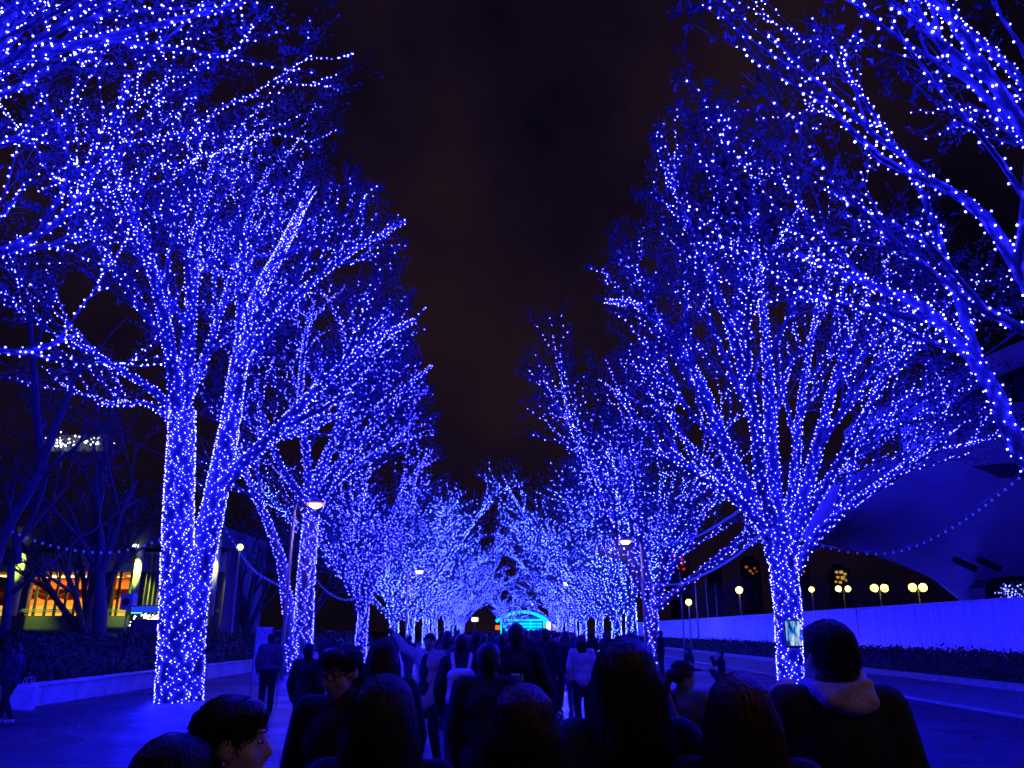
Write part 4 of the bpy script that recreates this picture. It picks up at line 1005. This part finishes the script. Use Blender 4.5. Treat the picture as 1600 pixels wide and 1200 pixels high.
for xa in (-40, 20, 70, 110, 180):
    ld = bpy.data.lights.new('ceiling_light', 'AREA'); ld.energy = 1300; ld.color = (1.0, 0.52, 0.16); ld.size = 1.6
    lo = bpy.data.objects.new('ceiling_light', ld); COL.objects.link(lo); lo.parent = hall; lo.location = (hX(xa), 3.6, hz(893)-0.05)
    MB().box(hX(xa)-0.7, hX(xa)+0.7, 2.9, 4.3, hz(893)-0.02, hz(893)+0.03).build('ceiling_lamp', emis('warm_ceiling', (1, 0.6, 0.25), 0.9) if xa == -40 else bpy.data.materials['warm_ceiling'], hall)

# small lit things before the hall
MB_ = MB()
sp = W(232, 975, 33)
sb = thing('lit_shrub', 'low shrub wrapped in white lights behind the hedge', 'shrub', (sp[0], 33, 0))
rng = np.random.default_rng(50)
P = rng.normal(0, 1, (900, 3)); P /= np.linalg.norm(P, axis=1)[:, None]; P = P*np.array([0.75, 0.5, 0.42])*rng.uniform(0.5, 1, 900)[:, None]+np.array([0, 0, sp[2]])
stuff(link('crown', mesh_np('crown', *leaf_quads(P, 0.1, rng)), M['hedge'], sb))
MB().tube([(0, 0, -0.05), (0.05, 0, 0.8), (0, 0, sp[2])], [0.08, 0.06, 0.04], 8).build('trunk', M['bark'], sb, True)
stuff(link('string_lights', bulbs_mesh(P[:170]*1.03-np.array([0, 0, 0.03*sp[2]]), 0.03, rng, 'white_lights'), emis('white_led', (1.0, 0.86, 0.62), 22), sb))
cp_ = W(233, 953, 31)
st_ = thing('stall_counter', 'small stall with a blue lit fascia in front of the hall', 'stall', (cp_[0], 31, 0))
MB().box(-0.5, 0.5, -0.3, 0.3, 0, cp_[2]-0.35).build('counter', M['dark_wall'], st_)
MB().box(-0.52, 0.52, -0.34, -0.30, cp_[2]-0.09, cp_[2]+0.11).build('fascia', emis('blue_fascia', (0.01, 0.06, 1.0), 0.9), st_)
MB().box(-0.52, -0.1, -0.36, -0.345, cp_[2]-0.14, cp_[2]-0.10).build('light_strip', emis('mint_strip', (0.2, 1, 0.6), 1.2), st_)
for q in (-0.48, 0.48): MB().tube([(q, 0.2, 0), (q, 0.2, cp_[2]+0.12)], 0.03, 8).build('post', M['steel'], st_)
MB().box(-0.56, 0.56, -0.345, 0.35, cp_[2]+0.112, cp_[2]+0.16).build('roof', M['steel'], st_)
lp = W(201, 940, 31.5)
ls = thing('loudspeaker', 'square loudspeaker box on a stand beside the small stall', 'loudspeaker', (lp[0], 31.5, 0))
MB().box(-0.24, 0.24, -0.2, 0.2, lp[2]-0.3, lp[2]+0.3, 0.02).build('cabinet', mat('speaker_grey', (0.3, 0.3, 0.32), 0.5), ls)
MB().tube([(0, -0.2, lp[2]-0.02), (0, -0.215, lp[2]-0.02)], 0.15, 16).build('cone', M['black'], ls)
MB().tube([(0, 0, 0), (0, 0, lp[2]-0.3)], 0.03, 8).build('pole', M['steel'], ls)
# sign board by the planter wall
bp_ = W(414, 980, 19.6)
sg = thing('sign_board', 'tall white sign board standing by the planter wall', 'sign', (bp_[0], 19.6, 0))
MB().box(-0.19, 0.17, -0.02, 0.02, 0.55, bp_[2], 0.008).build('panel', CL['white'], sg)
for q in (-0.2, 0.19, 0.44): MB().box(q-0.012, q+0.012, -0.02, 0.02, 0, bp_[2]+(0 if q < 0.3 else -0.06)).build('frame_post', M['stone'], sg)
MB().box(0.205, 0.43, -0.015, 0.015, bp_[2]-0.085, bp_[2]-0.062).build('frame_bar', M['stone'], sg)

# ================================================================== UNLIT TREES
def plain_tree(seed, stems, base, label, leaves=2, mult=0.6, name='bare_tree', grp='unlit trees beside the avenue'):
    B = at_base(grow(seed, stems, base, mult=mult), base)
    ms = tree_meshes(seed, B, led=None, leaves=leaves, leaf=0.12)
    ms['limbjoin'] = joined_limbs(B) if B[1] else None
    return place_tree(name, ms, label, 'tree', (base[0], base[1], 0), 0, 1, grp, None, full=True)
b0 = np.array([W(-25, 985, 17)[0], 17.0])
plain_tree(61, [(np.vstack([[b0[0], 17, -0.1], pxstem([(-12, 890, 17), (25, 800, 17), (62, 735, 17), (58, 660, 17), (52, 560, 17), (45, 480, 17)])]), 0.17, 0.04, 0.55, True),
                (pxstem([(62, 735, 17), (85, 670, 17), (110, 610, 17.2), (125, 560, 17.4)]), 0.10, 0.03, 0.5, True),
                (pxstem([(63, 740, 17), (105, 710, 17), (125, 690, 16.8), (135, 660, 16.6)]), 0.06, 0.02, 0.5, True)], b0, 'leaning unlit tree with a pale trunk at the forecourt corner', leaves=1, mult=0.3)
b0 = np.array([W(8, 990, 25)[0], 25.0])
plain_tree(62, [(np.vstack([[b0[0], 25, -0.1], pxstem([(8, 980, 25), (15, 915, 25), (24, 860, 25), (55, 800, 25), (75, 740, 25)])]), 0.18, 0.05, 0.5, True),
                (pxstem([(14, 930, 25), (60, 895, 25), (100, 862, 25.4), (135, 830, 25.8)]), 0.08, 0.03, 0.4, True), (pxstem([(30, 880, 25), (20, 820, 25), (10, 770, 25)]), 0.12, 0.04, 0.4, True)], b0, 'unlit tree with spreading dark limbs before the orange windows', leaves=2, mult=0.45)
b0 = np.array([W(158, 985, 27)[0], 27.0])
plain_tree(63, [(np.vstack([[b0[0], 27, -0.1], pxstem([(157, 960, 27), (155, 900, 27), (158, 850, 27), (150, 790, 27), (160, 720, 27)])]), 0.26, 0.07, 0.4, True),
                (pxstem([(156, 900, 27), (175, 850, 27), (190, 800, 27), (215, 750, 27.5)]), 0.14, 0.04, 0.3, True), (pxstem([(156, 890, 27), (130, 850, 27), (110, 800, 26.5), (85, 760, 26)]), 0.14, 0.04, 0.3, True)], b0, 'unlit dense dark tree between the two window bays', leaves=5, mult=0.9)
GP = []
for sd in (71, 72):
    B = generic(sd, 5, h=8.5, trunk=2.2, mult=0.75); ms = tree_meshes(sd, B, led=None, leaves=6, leaf=0.14); ms['limbjoin'] = joined_limbs(B); GP.append(ms)
for k, (X, Y, sc_, lb) in enumerate(((-19.5, 37, 0.85, 'unlit leafy tree behind the hedge next to the greenish lamp'), (-15.5, 47, 0.9, 'unlit leafy tree behind the hedge beyond the greenish lamp'), (-16, 60, 1.0, 'unlit leafy tree beyond the end of the hall'), (-14.5, 76, 1.0, 'far unlit leafy tree behind the end of the tall hedge'),
      (21, 78, 0.62, 'dark tree beyond the single globe lamp behind the hoarding'), (27.5, 74, 0.62, 'dark tree between the globe lamps and the lone tree trunk'), (33, 72, 0.6, 'dark tree behind the twin-globe lamps'), (39, 70, 0.55, 'dark tree under the concrete hall overhang'), (24, 92, 0.75, 'dark tree near the red lit tower'))):
    place_tree('leafy_tree', GP[k % 2], lb, 'tree', (X, Y, 0), k*1.3, sc_, 'unlit trees beside the avenue', None, full=False)
gl = W(100, 690, 62); P = np.stack([np.concatenate([rng.normal(-0.5, 0.75, 60), rng.normal(2.4, 0.5, 22)]), rng.normal(0, 0.5, 82), np.concatenate([rng.normal(0, 0.26, 60), rng.normal(-0.1, 0.24, 22)])], 1)
fl = thing('floodlight_mast', 'distant mast with a cluster of white floodlights seen through leaves', 'floodlight', (gl[0], 62, 0))
MB().tube([(0, 0, -0.1), (0, 0, gl[2]+0.4)], [0.2, 0.1], 10).build('mast', M['steel'], fl)
MB().box(-2.2, 3.4, 0.55, 0.65, gl[2]-0.7, gl[2]+0.7).build('lamp_frame', M['steel'], fl)
stuff(link('lamps', bulbs_mesh(P+np.array([0, 0, gl[2]]), 0.07, rng, 'flood_lamps'), emis('flood_white', (1, 1, 1), 8), fl))

# ================================================================== CONCRETE HALL ON THE RIGHT
GY = 39.0
gx = W(1480, 900, GY)[0]
gym = thing('concrete_hall', 'huge sweeping concrete hall with raised curved underside beyond the hoarding', 'building', (gx, GY, 0))
low = [(1272, 862), (1300, 852), (1340, 860), (1390, 876), (1430, 892), (1470, 912), (1500, 935), (1520, 948), (1640, 952), (1800, 960)]
upp = [(1272, 840), (1300, 790), (1340, 745), (1390, 715), (1430, 700), (1470, 690), (1500, 685), (1520, 683), (1640, 672), (1800, 660)]
lowP = resample([W(a, b_, GY+5) for a, b_ in low], 0.8); uppP0 = resample([W(a, b_, GY-1.5) for a, b_ in upp], 0.8)
n_ = 40
def rs(P, n): 
    c = np.concatenate([[0], np.cumsum(np.linalg.norm(np.diff(P, axis=0), axis=1))]); t_ = np.linspace(0, c[-1], n); return np.stack([np.interp(t_, c, P[:, k]) for k in range(3)], 1)
lowP = rs(lowP, n_); uppP = rs(uppP0, n_)
rows = []
for v in np.linspace(0, 1, 10):
    q = lowP*(1-v)+uppP*v; q[:, 1] -= 1.6*math.sin(v*math.pi); rows.append(q)
for dy in (3, 6): q = uppP.copy(); q[:, 1] += dy; rows.append(q)
q = lowP.copy(); q[:, 1] += 4; q[:, 2] += 2.2; rows.append(q)
rows.append(lowP)
V = np.concatenate(rows)-np.array([gx, GY, 0]); k = len(rows)
F = [(r_*n_+i, r_*n_+i+1, (r_+1)*n_+i+1, (r_+1)*n_+i) for r_ in range(k-1) for i in range(n_-1)]
link('shell', mesh_np('shell', V, F, True), M['concrete'], gym)
def gbox(name, pa, pb, Y0, Y1, m, par=gym):
    a = W(*pa, Y0); b_ = W(*pb, Y0)
    return MB().box(min(a[0], b_[0])-gx, max(a[0], b_[0])-gx, Y0-GY, Y1-GY, min(a[2], b_[2]), max(a[2], b_[2]), 0.03).build(name, m, par)
for cx_ in (1481, 1518):
    p = W(cx_, 881, GY+0.3); q = W(cx_+14, 889, GY+0.3)
    MB().tube([p-np.array([gx, GY, 0])+np.array([-0.3, -1.1, 0.15]), q-np.array([gx, GY, 0])+np.array([0.3, -1.1, -0.1])], 0.16, 8).build('slit_opening', M['black'], gym)
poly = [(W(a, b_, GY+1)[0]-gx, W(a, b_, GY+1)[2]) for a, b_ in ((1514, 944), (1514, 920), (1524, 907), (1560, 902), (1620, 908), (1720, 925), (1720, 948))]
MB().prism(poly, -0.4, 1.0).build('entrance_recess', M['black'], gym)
gbox('upper_wall', (1488, 700), (1760, 628), GY, GY+4, M['concrete'])
gbox('window_strip', (1556, 629), (1760, 572), GY+0.5, GY+3, M['black'])
for a in range(1570, 1760, 24): gbox('mullion', (a, 628), (a+2, 573), GY+0.3, GY+0.5, M['steel'])
gbox('side_pier', (1470, 715), (1484, 612), GY-0.6, GY+3, M['concrete'])
roof = [(1478, 604), (1510, 575), (1560, 548), (1620, 522), (1760, 470)]
tp = [W(a, b_, GY-3) for a, b_ in roof]; V = []
for p in tp:
    for dy, dz_ in ((0, 0), (0, -1.25), (12, -0.6), (12, 0.8)): V.append((p[0]-gx, p[1]-GY+dy, p[2]+dz_))
F = []
for i in range(len(tp)-1):
    for j in range(4): a = i*4+j; b2 = i*4+(j+1) % 4; F.append((a, b2, b2+4, a+4))
F += [(0, 3, 2, 1), (len(V)-4, len(V)-3, len(V)-2, len(V)-1)]
link('roof', mesh_np('roof', V, F), M['concrete'], gym)
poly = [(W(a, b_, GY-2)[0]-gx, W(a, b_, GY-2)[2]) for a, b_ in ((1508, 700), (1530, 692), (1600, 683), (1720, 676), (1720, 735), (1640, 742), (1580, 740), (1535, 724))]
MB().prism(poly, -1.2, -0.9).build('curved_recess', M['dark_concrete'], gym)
# white lit plant near the entrance recess
wp = W(1590, 925, 33)
wb = thing('lit_shrub', 'shrub wrapped in pale blue lights behind the hoarding by the entrance recess', 'shrub', (wp[0], 33, 0))
P = rng.normal(0, 1, (500, 3)); P /= np.linalg.norm(P, axis=1)[:, None]; P = P*np.array([0.95, 0.5, 0.55])*rng.uniform(0.5, 1, 500)[:, None]+np.array([0, 0, wp[2]-0.1])
stuff(link('crown', mesh_np('crown', *leaf_quads(P, 0.13, rng)), M['leaf'], wb))
MB().tube([(0, 0, -0.05), (0.05, 0, 1.5), (0, 0, wp[2])], [0.1, 0.08, 0.04], 8).build('trunk', M['bark'], wb, True)
stuff(link('string_lights', bulbs_mesh(P[:120], 0.03, rng, 'pale_lights'), emis('pale_blue_shrub_led', (0.12, 0.14, 1.0), 9), wb))

# ================================================================== FAR TOWERS
def tower(px0, px1, py0, Y, wins, m, label, zb=0):
    a = W(px0, py0, Y); b_ = W(px1, py0, Y); root = thing('tower', label, 'building', ((a[0]+b_[0])/2, Y, 0)); w = (b_[0]-a[0])/2
    t_ = MB().box(-w, w, 0, 2*w, 0, a[2]).build('tower_block', M['dark_concrete'], root)
    MB().box(-w*0.6, w*0.6, w*0.4, w*1.4, a[2], a[2]+1.5).build('roof_house', M['dark_concrete'], root)
    for wx, wy, s_ in wins:
        p = W(wx, wy, Y); hw = s_*Y/FPX/2
        MB().box(p[0]-root.location.x-hw, p[0]-root.location.x+hw, -0.25, 0.1, p[2]-hw*0.8, p[2]+hw*0.8).build('lit_window', m, root)
rr = random.Random(21)
red = emis('red_windows', (1, 0.03, 0.005), 0.55); amb = emis('amber_windows', (1, 0.55, 0.08), 0.6); oran = emis('orange_windows', (1, 0.25, 0.05), 0.35)
tower(1048, 1074, 853, 320, [(1053, 868, 5), (1053, 875, 4), (1065, 867, 6), (1065, 874, 5), (1066, 881, 4), (1060, 888, 3), (1068, 889, 4), (1050, 884, 3), (1063, 861, 3)], red, 'dark tower with red lit windows far behind the hoarding')
tower(1108, 1126, 876, 340, [(1112, 881, 3), (1121, 881, 3), (1117, 886, 2)], red, 'lower dark tower with a few red windows')
tower(1162, 1186, 874, 300, [(1166, 886, 4), (1172, 892, 4), (1179, 888, 3), (1176, 896, 3), (1182, 893, 2)], oran, 'dark tower with orange windows beside the lone tree trunk')
tower(1302, 1326, 888, 260, [(1307, 894, 4), (1314, 894, 5), (1320, 897, 4), (1309, 902, 4), (1317, 903, 6), (1306, 909, 3), (1313, 910, 4), (1322, 907, 3)], amb, 'dark tower with yellow lit windows behind the twin-globe lamp')
tower(1238, 1262, 878, 280, [(1245, 884, 3), (1252, 888, 3), (1248, 893, 3), (1256, 893, 2)], amb, 'dark tower glimpsed through the lone tree crown')
for pxp, pt, pb_, Y in ((1062, 893, 958, 60), (1085, 898, 955, 66), (1102, 905, 952, 70), (1117, 910, 952, 74)):
    p = W(pxp, pt, Y)
    o = MB().tube([(0, 0, -0.05), (0, 0, p[2])], [0.07, 0.035], 8).build('flag_pole', M['stone'], None, True); o.location = (p[0], Y, 0)
    tag(o, 'slim pale flag pole beyond the far end of the hoarding', 'flag pole', 'flag poles behind the hoarding')

# ================================================================== FALLEN LEAVES
rng = np.random.default_rng(90); n = 5200
P = np.stack([rng.uniform(-11, 10.2, n), 3+rng.random(n)**1.4*45, np.full(n, 0.012)], 1)
keep_ = rng.random(n) < np.clip(0.25+0.75*(np.sin(P[:, 0]*0.8+1)*np.sin(P[:, 1]*0.5)), 0.12, 1); P = P[keep_]; n = len(P)
an = rng.uniform(0, 6.28, n); d = np.stack([np.cos(an), np.sin(an), np.zeros(n)], 1)*rng.uniform(0.02, 0.045, n)[:, None]; e = np.stack([-d[:, 1], d[:, 0], np.zeros(n)], 1)*0.55
up_ = np.zeros((n, 3)); up_[:, 2] = rng.uniform(0.0, 0.018, n)
V = np.stack([P-d, P+e+up_, P+d, P-e+up_*0.3], 1).reshape(-1, 3)
fo = link('fallen_leaves', mesh_np('fallen_leaves', V, np.arange(4*n).reshape(-1, 4)), mat('litter', (0.45, 0.40, 0.36), 0.45, 0.3, 5)); stuff(fo)
tag(fo, 'small dry leaves scattered over the asphalt', 'leaves')
# bright mark on the tall man's back
mp_ = W(804, 1049, 7.95)
mk = [o for o in bpy.data.objects if o.get('label', '').startswith('tall man in a dark jacket')][0]
jk = [c for c in mk.children if c.name.startswith('jacket')][0]
sb_ = MB()
for k, (x0, x1, z0, z1) in enumerate(((-0.05, -0.035, 0, 0.09), (-0.035, 0.0, 0.075, 0.09), (-0.012, 0.002, 0, 0.075), (0.002, 0.03, 0.075, 0.09), (0.022, 0.036, 0, 0.075), (0.05, 0.062, 0, 0.09), (-0.03, 0.03, -0.07, -0.035))):
    sb_.box(x0, x1, -0.166, -0.150, 1.17+z0, 1.17+z1)
sb_.build('back_print', CL['white'], jk)

print('TREES', TREE_STAT)
